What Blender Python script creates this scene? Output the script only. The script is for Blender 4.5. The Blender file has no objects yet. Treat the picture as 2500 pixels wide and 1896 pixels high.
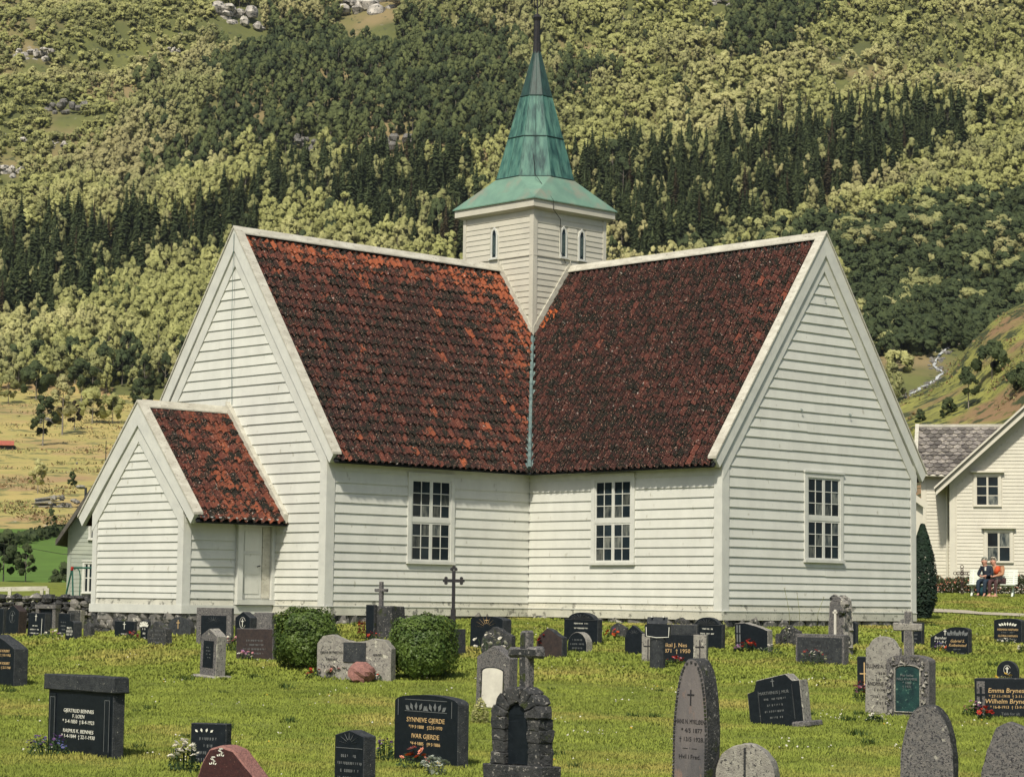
import bpy, bmesh, math, random
from mathutils import Vector, Matrix, noise
from math import sin, cos, pi, radians, sqrt, atan2
random.seed(7)
C = bpy.context.scene.collection
sc = bpy.context.scene
# ---------------------------------------------------------------- camera
FPX = 5686.0
CAM = Vector((42.9461, -41.4247, .3765))
def cam_axes(yaw=.8115, pitch=.0911, roll=.0126):
    f = Vector((-sin(yaw)*cos(pitch), cos(yaw)*cos(pitch), sin(pitch)))
    r = Vector((cos(yaw), sin(yaw), 0)); u = r.cross(f)
    return cos(roll)*r+sin(roll)*u, -sin(roll)*r+cos(roll)*u, f
RX, UX, FX = cam_axes()
cd = bpy.data.cameras.new('camera'); cam = bpy.data.objects.new('camera', cd); C.objects.link(cam)
cd.sensor_width = 36; cd.lens = FPX/2500*36; cd.clip_end = 6000; cd.clip_start = .5
cam.matrix_world = Matrix(((RX.x, UX.x, -FX.x, CAM.x), (RX.y, UX.y, -FX.y, CAM.y), (RX.z, UX.z, -FX.z, CAM.z), (0, 0, 0, 1)))
sc.camera = cam
# ---------------------------------------------------------------- light
SUN = Vector((.36, -.62, .82)).normalized()
w = bpy.data.worlds.new('World'); sc.world = w; w.use_nodes = True
nt = w.node_tree; bgn = nt.nodes['Background']; sky = nt.nodes.new('ShaderNodeTexSky')
sky.sky_type = 'NISHITA'; sky.sun_disc = False
sky.sun_elevation = math.asin(SUN.z); sky.sun_rotation = atan2(SUN.x, SUN.y)
sky.air_density = 1.0; sky.dust_density = 2.5; sky.ozone_density = 1.0
nt.links.new(sky.outputs[0], bgn.inputs[0]); bgn.inputs[1].default_value = .085
sl = bpy.data.lights.new('sun', 'SUN'); so = bpy.data.objects.new('sun', sl); C.objects.link(so)
sl.energy = 3.7; sl.angle = radians(3.0); sl.color = (1, .92, .78)
so.rotation_euler = SUN.to_track_quat('Z', 'Y').to_euler()
vs = sc.view_settings
vs.view_transform = 'Standard'; vs.look = 'None'; vs.exposure = .38; vs.gamma = 1; vs.use_curve_mapping = False
sc.cycles.max_bounces = 5; sc.cycles.diffuse_bounces = 3; sc.cycles.transparent_max_bounces = 6
# ---------------------------------------------------------------- helpers
FH = Vector((FX.x, FX.y, 0)).normalized(); RH = Vector((FH.y, -FH.x, 0))
YAW = atan2(RH.y, RH.x)
def ray(px, py): return FX+RX*((px-1250)/FPX)-UX*((py-948)/FPX)
def at(px, py, s):
    d = ray(px, py); return CAM+d*(s/d.dot(FH))
def st(p):
    d = Vector((p[0], p[1], 0))-Vector((CAM.x, CAM.y, 0)); return d.dot(FH), d.dot(RH)
def wp(s, t, z=0): q = CAM+FH*s+RH*t; return Vector((q.x, q.y, z))
def px(p):
    d = Vector(p)-CAM; z = d.dot(FX); return 1250+FPX*d.dot(RX)/z, 948-FPX*d.dot(UX)/z
def interp(K, x):
    if x <= K[0][0]: return K[0][1]
    for (a, b), (c, d) in zip(K, K[1:]):
        if x <= c: 
            u = (x-a)/(c-a); return b+(d-b)*u
    (a, b), (c, d) = K[-2:]; return d+(x-c)*(d-b)/(c-a)
KG = [(0, -2.35), (12, -2.0), (15, -1.9), (21, -1.75), (27, -1.58), (33, -1.42), (39, -1.2), (45, -.9), (51, -.5), (54.6, -.18), (60, -.045), (65, .03), (71, .19), (78, .55), (84, .75), (92, .88), (110, 1.0), (140, 1.0)]
def gz(x, y):
    s, t = st((x, y))
    z = (interp(KG, s-1.2)+interp(KG, s)+interp(KG, s+1.2))/3
    f = max(0, min(1, (s-35)/20))
    z += f*(-.0042*min(t, 0)**2*max(0, min(1, (85-s)/20)) if t < 0 else -.001*t*t*max(0, min(1, (70-s)/10)))
    return z+.02*noise.noise(Vector((x*.5, y*.5, 0)))
def ground(pxx, pyy):
    d = ray(pxx, pyy); s = 10.0
    while s < 130:
        q = CAM+d*(s/d.dot(FH))
        if q.z <= gz(q.x, q.y): break
        s += .05
    return q, s
def nodes(m): 
    m.use_nodes = True; return m.node_tree.nodes, m.node_tree.links, m.node_tree.nodes['Principled BSDF']
MATS = {}
def pm(name, c1, c2=None, scale=3., rough=.8, bump=0., bscale=20., speck=None, stretch=(1, 1, 1), spec=.3, rnd=0., trans=0., big=None, attr=None, soft=None):
    """surface colour: two tones in noise, optional spots, larger patches, per-object variation"""
    m = bpy.data.materials.new(name); N, L, b = nodes(m); MATS[name] = m
    b.inputs['Roughness'].default_value = rough; b.inputs['Specular IOR Level'].default_value = spec
    g = N.new('ShaderNodeNewGeometry'); mp = N.new('ShaderNodeMapping'); mp.inputs['Scale'].default_value = stretch
    L.new(g.outputs['Position'], mp.inputs['Vector'])
    def nz(sc_, det=4., ro=.6, v=None):
        n = N.new('ShaderNodeTexNoise'); n.inputs['Scale'].default_value = sc_; n.inputs['Detail'].default_value = det; n.inputs['Roughness'].default_value = ro
        L.new((v or mp).outputs[0], n.inputs['Vector']); return n
    def mix(a, b_, fac, blend='MIX'):
        x = N.new('ShaderNodeMix'); x.data_type = 'RGBA'; x.blend_type = blend
        for i, v in ((6, a), (7, b_)):
            if isinstance(v, tuple): x.inputs[i].default_value = (*v, 1)
            else: L.new(v, x.inputs[i])
        if isinstance(fac, (float, int)): x.inputs[0].default_value = fac
        else: L.new(fac, x.inputs[0])
        return x.outputs[2]
    def ramp(v, a, b_):
        x = N.new('ShaderNodeMapRange'); x.inputs[1].default_value = a; x.inputs[2].default_value = b_; L.new(v, x.inputs[0]); return x.outputs[0]
    col = mix(c1, c2 or c1, ramp(nz(scale).outputs[0], .35, .65))
    if attr:
        at_ = N.new('ShaderNodeAttribute'); at_.attribute_name = 'tint'; col = mix(col, at_.outputs['Color'], attr)
    if big: col = mix(col, big[0], ramp(nz(big[1], 3.).outputs[0], big[2], big[2]+big[3]))
    if speck:
        for sp in (speck if isinstance(speck, list) else [speck]):
            col = mix(col, sp[0], ramp(nz(sp[1], 5., .6).outputs[0], sp[2]-.03, sp[2]+.03))
    if rnd:
        oi = N.new('ShaderNodeObjectInfo'); r_ = N.new('ShaderNodeMapRange'); r_.inputs[3].default_value = 1-rnd; r_.inputs[4].default_value = 1+rnd
        L.new(oi.outputs['Random'], r_.inputs[0]); cc = N.new('ShaderNodeCombineColor')
        for i in range(3): L.new(r_.outputs[0], cc.inputs[i])
        col = mix(col, cc.outputs[0], 1., 'MULTIPLY')
    L.new(col, b.inputs['Base Color'])
    if bump:
        bn = N.new('ShaderNodeBump'); bn.inputs['Strength'].default_value = bump; bn.inputs['Distance'].default_value = .02
        L.new(nz(bscale, 6.).outputs[0], bn.inputs['Height']); L.new(bn.outputs[0], b.inputs['Normal'])
    if soft:    # leaves are lit as a mass: shading normal leans from the card towards the crown's own surface
        tc = N.new('ShaderNodeTexCoord'); vm = N.new('ShaderNodeVectorMath'); vm.operation = 'SUBTRACT'; vm.inputs[1].default_value = (.5, .5, .42); L.new(tc.outputs['Generated'], vm.inputs[0])
        vt = N.new('ShaderNodeVectorTransform'); vt.vector_type = 'NORMAL'; vt.convert_from = 'OBJECT'; vt.convert_to = 'WORLD'; L.new(vm.outputs[0], vt.inputs[0])
        nn = N.new('ShaderNodeVectorMath'); nn.operation = 'NORMALIZE'; L.new(vt.outputs[0], nn.inputs[0]); src = nn.outputs[0]
        if soft == 'up': cv = N.new('ShaderNodeCombineXYZ'); cv.inputs[2].default_value = 1; src = cv.outputs[0]
        s1 = N.new('ShaderNodeVectorMath'); s1.operation = 'SCALE'; s1.inputs[3].default_value = 1.25; L.new(src, s1.inputs[0])
        s2 = N.new('ShaderNodeVectorMath'); s2.operation = 'ADD'; L.new(s1.outputs[0], s2.inputs[0]); L.new(g.outputs['Normal'], s2.inputs[1])
        s3 = N.new('ShaderNodeVectorMath'); s3.operation = 'NORMALIZE'; L.new(s2.outputs[0], s3.inputs[0]); L.new(s3.outputs[0], b.inputs['Normal'])
    if trans:
        t_ = N.new('ShaderNodeBsdfTranslucent'); L.new(col, t_.inputs[0]); ms = N.new('ShaderNodeMixShader'); ms.inputs[0].default_value = trans
        L.new(b.outputs[0], ms.inputs[1]); L.new(t_.outputs[0], ms.inputs[2]); L.new(ms.outputs[0], N['Material Output'].inputs[0])
    return m
class MB:
    def __init__(s): s.v = []; s.f = []; s.m = []; s.c = []
    def add(s, vs, fs, mi=0, col=None):
        o = len(s.v); s.v += [tuple(x) for x in vs]
        for f in fs: s.f.append(tuple(i+o for i in f)); s.m.append(mi); s.c.append(col)
        return s
    def box(s, x0, x1, y0, y1, z0, z1, mi=0):
        return s.add([(x0, y0, z0), (x1, y0, z0), (x1, y1, z0), (x0, y1, z0), (x0, y0, z1), (x1, y0, z1), (x1, y1, z1), (x0, y1, z1)],
                     [(0, 3, 2, 1), (4, 5, 6, 7), (0, 1, 5, 4), (1, 2, 6, 5), (2, 3, 7, 6), (3, 0, 4, 7)], mi)
    def hexa(s, a, b, mi=0):   # two quads, back a / front b
        n = len(a); return s.add(list(a)+list(b), [tuple(range(n)), tuple(range(2*n-1, n-1, -1))]+[(i, i+n, (i+1) % n+n, (i+1) % n) for i in range(n)], mi)
    def beam(s, p, q, wd, th, up=(0, 0, 1), mi=0):
        p = Vector(p); q = Vector(q); d = (q-p).normalized(); sd = d.cross(Vector(up)).normalized(); u = sd.cross(d)
        A = [p+sd*a*wd/2+u*b*th/2 for a, b in ((-1, -1), (1, -1), (1, 1), (-1, 1))]; B = [x+(q-p) for x in A]
        return s.hexa(A, B, mi)
    def tube(s, P, r, n=8, mi=0, cap=True):
        P = [Vector(p) for p in P]; R = r if isinstance(r, (list, tuple)) else [r]*len(P); o = []
        for i, p in enumerate(P):
            d = (P[min(i+1, len(P)-1)]-P[max(i-1, 0)]).normalized(); a = d.orthogonal().normalized() if i == 0 else (a-d*a.dot(d)).normalized(); b = d.cross(a)
            o += [p+(a*cos(2*pi*k/n)+b*sin(2*pi*k/n))*R[i] for k in range(n)]
        F = [(i*n+k, i*n+(k+1) % n, (i+1)*n+(k+1) % n, (i+1)*n+k) for i in range(len(P)-1) for k in range(n)]
        if cap: F += [tuple(range(n-1, -1, -1)), tuple((len(P)-1)*n+k for k in range(n))]
        return s.add(o, F, mi)
    def build(s, name, mats, parent=None, loc=None, smooth=False, fix=True):
        me = bpy.data.meshes.new(name); me.from_pydata(s.v, [], s.f)
        for m in (mats if isinstance(mats, list) else [mats]): me.materials.append(m)
        if any(s.m): me.polygons.foreach_set('material_index', s.m)
        if any(c is not None for c in s.c):
            at_ = me.color_attributes.new('tint', 'FLOAT_COLOR', 'CORNER'); k = 0; arr = []
            for p, c in zip(s.f, s.c): arr += [*(c or (1, 1, 1)), 1]*len(p)
            at_.data.foreach_set('color', arr)
        if fix:
            bm = bmesh.new(); bm.from_mesh(me); bmesh.ops.recalc_face_normals(bm, faces=bm.faces); bm.to_mesh(me); bm.free()
        if smooth: me.polygons.foreach_set('use_smooth', [True]*len(me.polygons))
        return link(name, me, parent, loc)
def link(name, me, parent=None, loc=None):
    o = bpy.data.objects.new(name, me); C.objects.link(o)
    if parent: o.parent = parent
    if loc is not None: o.location = loc
    return o
def tag(o, label=None, cat=None, group=None, kind=None):
    for k, v in (('label', label), ('category', cat), ('group', group), ('kind', kind)):
        if v: o[k] = v
    return o
def empty(name, loc, rz=0, label=None, cat=None, group=None):
    o = bpy.data.objects.new(name, None); C.objects.link(o); o.location = loc; o.rotation_euler = (0, 0, rz); o.empty_display_size = .2
    return tag(o, label, cat, group)
rnd = random.uniform
# ---------------------------------------------------------------- materials
WHITE = pm('white_paint', (.59, .60, .545), (.53, .54, .49), 2.2, .6, .12, 60, stretch=(1, 1, .5), speck=[((.40, .40, .34), 7, .68), ((.24, .24, .20), 60, .80)], rnd=.04)
WHITED = pm('stained_white_paint', (.56, .55, .465), (.44, .44, .37), 2.2, .6, .15, 60, speck=[((.20, .20, .17), 5, .61), ((.10, .10, .09), 30, .66)], rnd=.04)
TRIM = pm('white_trim_paint', (.57, .58, .53), (.50, .51, .47), 3, .6, .15, 50, speck=[((.32, .31, .26), 14, .71)], rnd=.03)
WORN = pm('worn_grey_white_board', (.52, .51, .43), (.38, .365, .30), 2.5, .8, .3, 40, stretch=(1, 1, 3), speck=[((.20, .18, .145), 11, .64)])
TOWERP = pm('weathered_cream_boards', (.54, .52, .43), (.48, .465, .39), 2, .7, .2, 50, speck=[((.28, .26, .21), 12, .70)], rnd=.05)
GLASS = pm('dark_window_glass', (.008, .012, .016), (.014, .024, .03), 1.2, .12, spec=.22, rnd=.3)
GLASS2 = pm('window_glass_painted_reflection', (.02, .03, .035), (.16, .17, .15), 7, .15, stretch=(1.5, 1.5, .4), spec=.25, rnd=.5)  # pale reflection streaks painted into the glass colour
INNER = pm('dark_interior', (.01, .012, .015), rough=.9)
TILE = pm('clay_roof_tile', (.10, .03, .02), (.03, .018, .018), 9, .85, .6, 60, attr=.64, big=((.012, .013, .010), 3.2, .52, .06),
          speck=[((.012, .012, .010), 8, .55), ((.42, .37, .32), 13, .685), ((.36, .20, .14), 34, .63)], spec=.15)
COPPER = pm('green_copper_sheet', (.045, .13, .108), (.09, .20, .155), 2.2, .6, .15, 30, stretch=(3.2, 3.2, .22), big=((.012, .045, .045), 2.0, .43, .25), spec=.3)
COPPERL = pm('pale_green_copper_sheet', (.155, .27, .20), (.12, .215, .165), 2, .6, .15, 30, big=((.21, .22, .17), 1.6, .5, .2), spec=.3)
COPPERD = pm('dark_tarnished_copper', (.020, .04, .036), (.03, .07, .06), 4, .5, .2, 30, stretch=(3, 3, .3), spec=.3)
IRON = pm('black_iron', (.012, .014, .018), (.025, .022, .022), 12, .6, .3, 60)
LEAD = pm('grey_green_lead_flashing', (.16, .22, .20), (.08, .12, .12), 6, .5, .2, 40)
BSTONE = pm('black_polished_granite', (.006, .009, .012), (.010, .014, .018), 14, .5, .03, 90, spec=.18, speck=((.06, .07, .075), 60, .70))
BSIDE = pm('rough_dark_granite', (.045, .05, .052), (.022, .026, .030), 12, .9, .8, 70, speck=[((.20, .20, .17), 34, .66)])
GSTONE = pm('grey_granite', (.17, .16, .15), (.10, .10, .10), 22, .9, .7, 80, speck=[((.035, .035, .04), 50, .56), ((.34, .33, .28), 9, .66)])
LSTONE = pm('pale_lichened_stone', (.30, .29, .25), (.20, .19, .17), 14, .9, .7, 70, speck=[((.05, .05, .05), 30, .60), ((.48, .47, .38), 7, .64)])
DSTONE = pm('dark_mossy_stone', (.055, .056, .055), (.025, .028, .03), 9, .95, 1., 40, speck=[((.22, .21, .19), 26, .62), ((.035, .045, .015), 5, .62)])
RSTONE = pm('dark_red_granite', (.055, .022, .022), (.035, .016, .018), 30, .35, .1, 80, speck=((.12, .06, .05), 60, .64))
RROUGH = pm('rough_pink_granite', (.32, .16, .13), (.20, .10, .09), 30, .95, 1., 60)
HSTONE = pm('lilac_grey_slate', (.15, .135, .13), (.085, .083, .088), 3.5, .75, .3, 70, stretch=(1, 1, .35), speck=((.22, .15, .12), 4, .62))
MARBLE = pm('white_marble', (.62, .60, .52), (.50, .48, .42), 5, .6, .1, 30)
VERD = pm('verdigris_plate', (.005, .022, .025), (.012, .05, .045), 7, .6, .3, 40, speck=((.09, .17, .13), 16, .64))
GOLD = pm('gilt_lettering', (.52, .36, .17), rough=.5)
CREAM = pm('pale_lettering', (.62, .62, .54), rough=.7)
DARKL = pm('dark_lettering', (.02, .02, .022), rough=.7)
GREYL = pm('faded_grey_lettering', (.13, .14, .14), rough=.7)
PROCK = pm('pale_bare_rock', (.52, .49, .43), (.22, .21, .19), .5, .95, 1., 3, speck=[((.07, .07, .065), .9, .58)])
ROCK = pm('grey_rock', (.20, .19, .17), (.09, .09, .085), 3, .95, 1., 12, speck=[((.42, .40, .35), 5, .62), ((.03, .035, .03), 7, .60)])
GRASSM = pm('grass_blades', (.28, .33, .06), (.19, .24, .045), .8, .75, trans=.25, big=((.37, .33, .09), .30, .52, .16), rnd=.15, spec=.1, soft='up')
LAWN = pm('lawn_soil', (.17, .20, .03), (.11, .135, .022), 3, .95, .8, 25)
BARK = pm('grey_brown_bark', (.10, .085, .07), (.05, .045, .04), 12, .95, .5, 30)
BIRCHB = pm('pale_birch_bark', (.30, .27, .22), (.10, .09, .08), 8, .9)
def leaf(n, a, b, big=None): return pm(n, a, b, .35, .7, rnd=.12, trans=.45, big=big, spec=.15, soft='mass')
LF_Y = leaf('yellow_green_leaves', (.52, .53, .22), (.37, .385, .14), ((.58, .56, .27), .02, .5, .15))
LF_O = leaf('olive_leaves', (.42, .43, .19), (.28, .30, .12), ((.49, .46, .23), .02, .5, .15))
LF_D = leaf('dark_green_leaves', (.105, .135, .055), (.06, .085, .04))  # own colour of single dark trees, and painted cloud shade in the wood
LF_M = leaf('mid_green_leaves', (.21, .245, .095), (.12, .15, .06))
LF_S = leaf('spruce_needles', (.115, .145, .06), (.05, .072, .034))
LF_B = leaf('brownish_spruce_needles', (.11, .085, .045), (.07, .06, .035))
LF_BOX = pm('box_bush_leaves', (.12, .18, .035), (.05, .09, .02), 3, .5, trans=.2, rnd=.1)
LF_CYP = pm('cypress_needles', (.012, .030, .014), (.008, .02, .012), 4, .8)
LF_F = pm('flower_leaves', (.05, .09, .03), (.03, .06, .025), 8, .8, trans=.2)
def flat(n, c, r=.7): return pm(n, c, tuple(x*.75 for x in c), 30, r, trans=.15)
PET = {k: flat('petals_'+k, c) for k, c in dict(white=(.72, .70, .60), red=(.40, .03, .02), orange=(.62, .10, .03), pink=(.60, .26, .30), peach=(.70, .27, .18),
       purple=(.13, .06, .22), blue=(.10, .12, .33), yellow=(.62, .42, .05), maroon=(.17, .02, .025), silver=(.38, .42, .36), lilac=(.45, .22, .42)).items()}
# ================================================================ setting: ground, mountain, forest
KZ = [(90, .7), (110, -.4), (150, .5), (232, 6.4), (330, 20), (450, 39), (550, 75), (650, 125), (750, 180), (900, 270), (1100, 390), (1300, 500), (1700, 600)]
def fbm(v, n=4):
    a = 1; r_ = 0
    for _ in range(n): r_ += a*noise.noise(v); v = v*2.03; a *= .5
    return r_
def zf(s, t):
    z = interp(KZ, s)
    A = interp([(230, 0), (330, .8), (450, 2.5), (560, 8), (700, 11), (1200, 25)], s)
    c = s*.85-t*.5; a = t*.85+s*.5
    z += A*(1.0*noise.noise(Vector((c/62, a/240, 3.3)))+.55*fbm(Vector((c/30, a/60, 8.))))
    return z
TERR = pm('mountain_ground', (.125, .135, .04), (.075, .085, .03), .06, .95, .6, .8, big=((.21, .165, .08), .022, .5, .12), speck=[((.25, .24, .21), .16, .70), ((.06, .07, .03), .3, .62)])
MEAD = pm('brown_meadow_grass', (.40, .315, .115), (.29, .27, .085), .12, .95, 1., .9, big=((.31, .215, .105), .05, .54, .12), speck=[((.15, .15, .055), .30, .58), ((.38, .36, .30), .7, .70)])
FIELD = pm('bright_green_field_grass', (.09, .17, .025), (.07, .13, .02), .3, .9, .4, 3)
HILLM = pm('hill_grass', (.24, .24, .06), (.15, .155, .04), .22, .95, 1., 1.2, big=((.21, .135, .07), .055, .53, .08), speck=[((.04, .05, .02), .35, .55), ((.10, .10, .03), 1.2, .6)])
def grid(name, S, T, zfun, mats, mi=None):
    vs = [(*wp(s, t if not callable(T[0]) else 0).to_2d(), zfun(s, t)) for s in S for t in T]
    n = len(T); fs = [(i*n+j, i*n+j+1, (i+1)*n+j+1, (i+1)*n+j) for i in range(len(S)-1) for j in range(n-1)]
    b = MB(); b.v = vs; b.f = fs; b.m = [mi(S[f[0]//n], T[f[0] % n]) if mi else 0 for f in fs]; b.c = [None]*len(fs)
    return tag(b.build(name, mats, smooth=True), kind='structure')
fr = lambda a, b, n: [a+(b-a)*i/n for i in range(n+1)]
grid('lawn', fr(-60, 10, 20)+fr(12, 108, 110), fr(-60, -32, 8)+fr(-30, 30, 80)+fr(32, 60, 8), lambda s, t: gz(*wp(s, t).to_2d()), LAWN)
def tmi(s, t): return 2 if s < 236+max(0, t+45)*1.6 and s > 120 and t < 10 else (1 if s < 455+10*sin(t/9) and t < 40 else 0)
grid('mountainside', fr(92, 440, 60)+fr(446, 860, 95)+fr(880, 1700, 20), fr(-700, -240, 14)+fr(-230, 230, 118)+fr(240, 700, 14), zf, [TERR, MEAD, FIELD], tmi)
# near hill on the right, with the stream valley behind it
CR = [(1700, 1260), (1900, 1150), (2100, 1025), (2208, 981), (2240, 965), (2285, 940), (2320, 915), (2360, 860), (2400, 815), (2450, 770), (2500, 742), (2700, 640), (3000, 540), (4500, 300)]
def crest(t): 
    x = 1250+t/300*FPX+6; y = interp(CR, x); return CAM.z+(1468+.0126*(x-1250)-y)/FPX*300
def zh(s, t):
    zc = crest(t); u = (s-125)/175
    z = (.2+(zc-.2)*max(0, u)**1.1) if u <= 1 else zc-(s-300)*.9
    return z+1.1*min(1, max(0, u*2))*max(0, min(1, (300-s)/40))*fbm(Vector((s/18, t/24, 1.)))
grid('hill', fr(125, 300, 60)+fr(305, 350, 8), fr(15, 140, 70), zh, HILLM)
def far_hit(pxx, pyy, fn=zf, s0=240, s1=1300):
    d = ray(pxx, pyy); s = s0
    while s < s1:
        q = CAM+d*(s/d.dot(FH)); a, t = st(q)
        if q.z <= fn(a, t): return q, s
        s += 1.0
    return q, s
# stream
SW = pm('white_water', (.62, .64, .62), (.30, .33, .33), 1.5, .3, .5, 4)
sp = [(2372, 775), (2350, 815), (2324, 844), (2290, 874), (2280, 897), (2304, 913), (2283, 930), (2250, 950), (2215, 970)]
b = MB(); q0 = None
for (x0, y0), (x1, y1) in zip(sp, sp[1:]):
    for k in range(5):
        u = k/5; q, s = far_hit(x0+(x1-x0)*u+rnd(-3, 3), y0+(y1-y0)*u); q.z += .35; hw = rnd(.12, .5)
        e = (q-RH*hw, q+RH*hw)
        if q0: b.add([q0[0], q0[1], e[1], e[0]], [(0, 1, 2, 3)])
        q0 = e
tag(b.build('stream', SW, fix=False), kind='structure')
b = MB()
def lump(b, c, r, mi=0, sq=.6, n=6, sd=None):
    c = Vector(c); off = Vector((rnd(0, 99), 0, 0)); vs = []; m = 4 if n < 9 else n//2+2
    for i in range(m+1):
        th = pi*i/m
        for k in range(n):
            v = Vector((sin(th)*cos(2*pi*k/n), sin(th)*sin(2*pi*k/n), cos(th)*sq)); v *= r*(1+(.7 if n < 10 else .25)*noise.noise(v/r*1.3+off)); vs.append(c+v)
    b.add(vs, [(i*n+k, (i+1)*n+k, (i+1)*n+(k+1) % n, i*n+(k+1) % n) for i in range(m) for k in range(n)], mi)
for i in range(170):
    k = random.randrange(len(sp)-1); u = random.random(); q, s = far_hit(sp[k][0]*(1-u)+sp[k+1][0]*u+rnd(-16, 16), sp[k][1]*(1-u)+sp[k+1][1]*u+rnd(-4, 4)); lump(b, q, rnd(.3, .8))
tag(b.build('pebbles', ROCK), 'grey stones strewn along the white mountain stream', kind='stuff')
# rock outcrops (display pixels of the photograph's layout -> points on the slope)
K = 2500/2212
RK = [(75, 122, 4.2, 'pale rock outcrop among shrubs on the upper left slope'), (515, 45, 6.5, 'broad pale cliff among trees high above the church gable'), (800, 14, 8, 'pale bare rock face at the top edge left of the spire'),
      (15, 372, 3.6, 'pale rock slab low on the slope at the left edge'), (128, 318, 2.0, 'thin pale rock streak running down the left slope'), (140, 244, 4.5, 'dark layered ledge below the shrubs of the left slope'),
      (375, 112, 1.6, 'small pale rock knob between trees of the upper slope'), (60, 310, 2.0, 'low flat grey rock just above the left birch wood'), (660, 318, 4.0, 'brownish cliff showing under the dark birches'),
      (860, 318, 4.5, 'shaded rock wall beneath the dark wood beside the spire'), (1560, 8, 3.0, 'grey rock at the top edge right of the spire'),
      (105, 915, 1.5, 'square boulder at the upper edge of the brown meadow'), (298, 942, 1.0, 'low boulder on the meadow behind the annexe roof'), (170, 1003, .55, 'small white stone lying on the brown meadow')]
ROCKC = [(x*K, y*K, r) for x, y, r, _ in RK]
for x, y, r, lb in RK:
    q, s = far_hit(x*K, y*K); b = MB(); st_ = '_'
    for k in range(26 if r > 1.2 else 2):
        lump(b, q+RH*rnd(-r, r)*1.3+FH*rnd(-.6, .6)*r+Vector((0, 0, rnd(-.7, .8)*r*.8)), r*rnd(.16, .42), 0, rnd(.5, 1.2), 8)
    tag(b.build('rock_outcrop' if r > 1.2 else 'boulder', ROCK if 'dark' in lb or 'brown' in lb or 'shaded' in lb else PROCK), lb, 'rock')
# ---------------------------------------------------------------- tree kinds (height 1)
def card(b, c, n_, sz, mi=0):
    n_ = Vector(n_).normalized(); a = n_.orthogonal().normalized(); q = Matrix.Rotation(rnd(0, 6.28), 3, n_); a = q@a; d = n_.cross(a)
    b.add([c-a*sz*rnd(.7, 1.1), c-d*sz*rnd(.4, .7)+n_*sz*rnd(-.2, .2), c+a*sz*rnd(.7, 1.1), c+d*sz*rnd(.4, .7)+n_*sz*rnd(-.2, .2)], [(0, 1, 2, 3)], mi)
def rv():
    while 1:
        v = Vector((rnd(-1, 1), rnd(-1, 1), rnd(-1, 1)))
        if .05 < v.length < 1: return v
def broad(b, H=1., wd=.3, z0=.14, lobes=26, per=34, cs=.027, mi=0, low=False):
    for i in range(lobes):
        u = rnd(0, 1)**.8; z = z0+(1-z0)*u; R = wd*(sin(pi*min(1, (.12+.88*u)**.8))**.6 if not low else sqrt(max(0, 1-u*u))); a = rnd(0, 6.28); rr = R*sqrt(rnd(.15, 1))
        c = Vector((cos(a)*rr, sin(a)*rr, z*.95)); lr = rnd(.05, .11)*(wd/.3)
        if lr*H > .02:
            o3 = Vector((rnd(0, 99), 0, 0)); vs = []; nn_, mm_ = 7, 5
            for i2 in range(mm_+1):
                th = pi*i2/mm_
                for k2 in range(nn_):
                    v = Vector((sin(th)*cos(6.2832*k2/nn_+i2*.4), sin(th)*sin(6.2832*k2/nn_+i2*.4), cos(th)*1.1)); vs.append((c+v*lr*.84*(1+.8*noise.noise(v*1.9+o3)))*H)
            b.add(vs, [(i2*nn_+k2, (i2+1)*nn_+k2, (i2+1)*nn_+(k2+1) % nn_, i2*nn_+(k2+1) % nn_) for i2 in range(mm_) for k2 in range(nn_)], mi)
        for k in range(per):
            v = rv().normalized(); v.z = abs(v.z)*.9-.25 if rnd(0, 1) < .75 else v.z
            p = c+Vector((v.x*lr, v.y*lr, v.z*lr*1.2))*rnd(.8, 1.25)
            card(b, p*H, v+rv()*.55+Vector((0, 0, .1)), cs*H*rnd(.7, 1.3), mi)
def trunk(b, H, r, top=.8, mi=0, fork=5):
    b.tube([(0, 0, -.06*H), (rnd(-.01, .01)*H, 0, .3*H), (rnd(-.03, .03)*H, rnd(-.02, .02)*H, top*H)], [r, r*.75, r*.2], 6, mi)
    for k in range(fork):
        a = rnd(0, 6.28); z = rnd(.25, .6)*H; l = rnd(.12, .24)*H
        b.tube([(0, 0, z), (cos(a)*l, sin(a)*l, z+l*.9)], [r*.4, r*.12], 4, mi)
def spruce(b, wd=.13, lv=26, mi=0):
    b.tube([(0, 0, .06), (0, 0, .5), (0, 0, .97)], [wd*.5, wd*.27, .002], 9, mi)
    for i in range(lv):
        u = i/(lv-1); z = .06+.93*u; R = wd*(1-u)**.85+.008; n = max(5, int(11*(1-u)+5))
        for k in range(n):
            a = rnd(0, 6.28); L_ = R*rnd(.65, 1.3); d = Vector((cos(a), sin(a), 0)); sdv = Vector((-sin(a), cos(a), 0)); w_ = L_*.30+.010; dr = rnd(.45, 1.0)*L_
            p = Vector((0, 0, z)); m = p+d*L_*.55-Vector((0, 0, dr*.35)); e = p+d*L_-Vector((0, 0, dr))
            b.add([p, m-sdv*w_+Vector((0, 0, -.012)), e, m+sdv*w_+Vector((0, 0, -.012))], [(0, 1, 2), (0, 2, 3)], mi)
PROTO = {}
def proto(nm, mats, fn, n=3):
    for k in range(n):
        random.seed(hash_(nm)+k); b = MB(); fn(b); o = b.build(nm, mats, fix=False); C.objects.unlink(o); PROTO.setdefault(nm, []).append(o)
def hash_(s): return sum(ord(c)*(i+3) for i, c in enumerate(s))
def bt(b, **k): broad(b, mi=0, **k); trunk(b, 1, .012, .75, 1)
for nm, lf in (('yellow_birch', LF_Y), ('olive_birch', LF_O), ('dark_birch', LF_D), ('green_birch', LF_M)): proto(nm, [lf, BIRCHB], lambda b: bt(b, wd=rnd(.27, .36)))  # dark and mid green birches also carry cloud shade in their leaf colour
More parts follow.
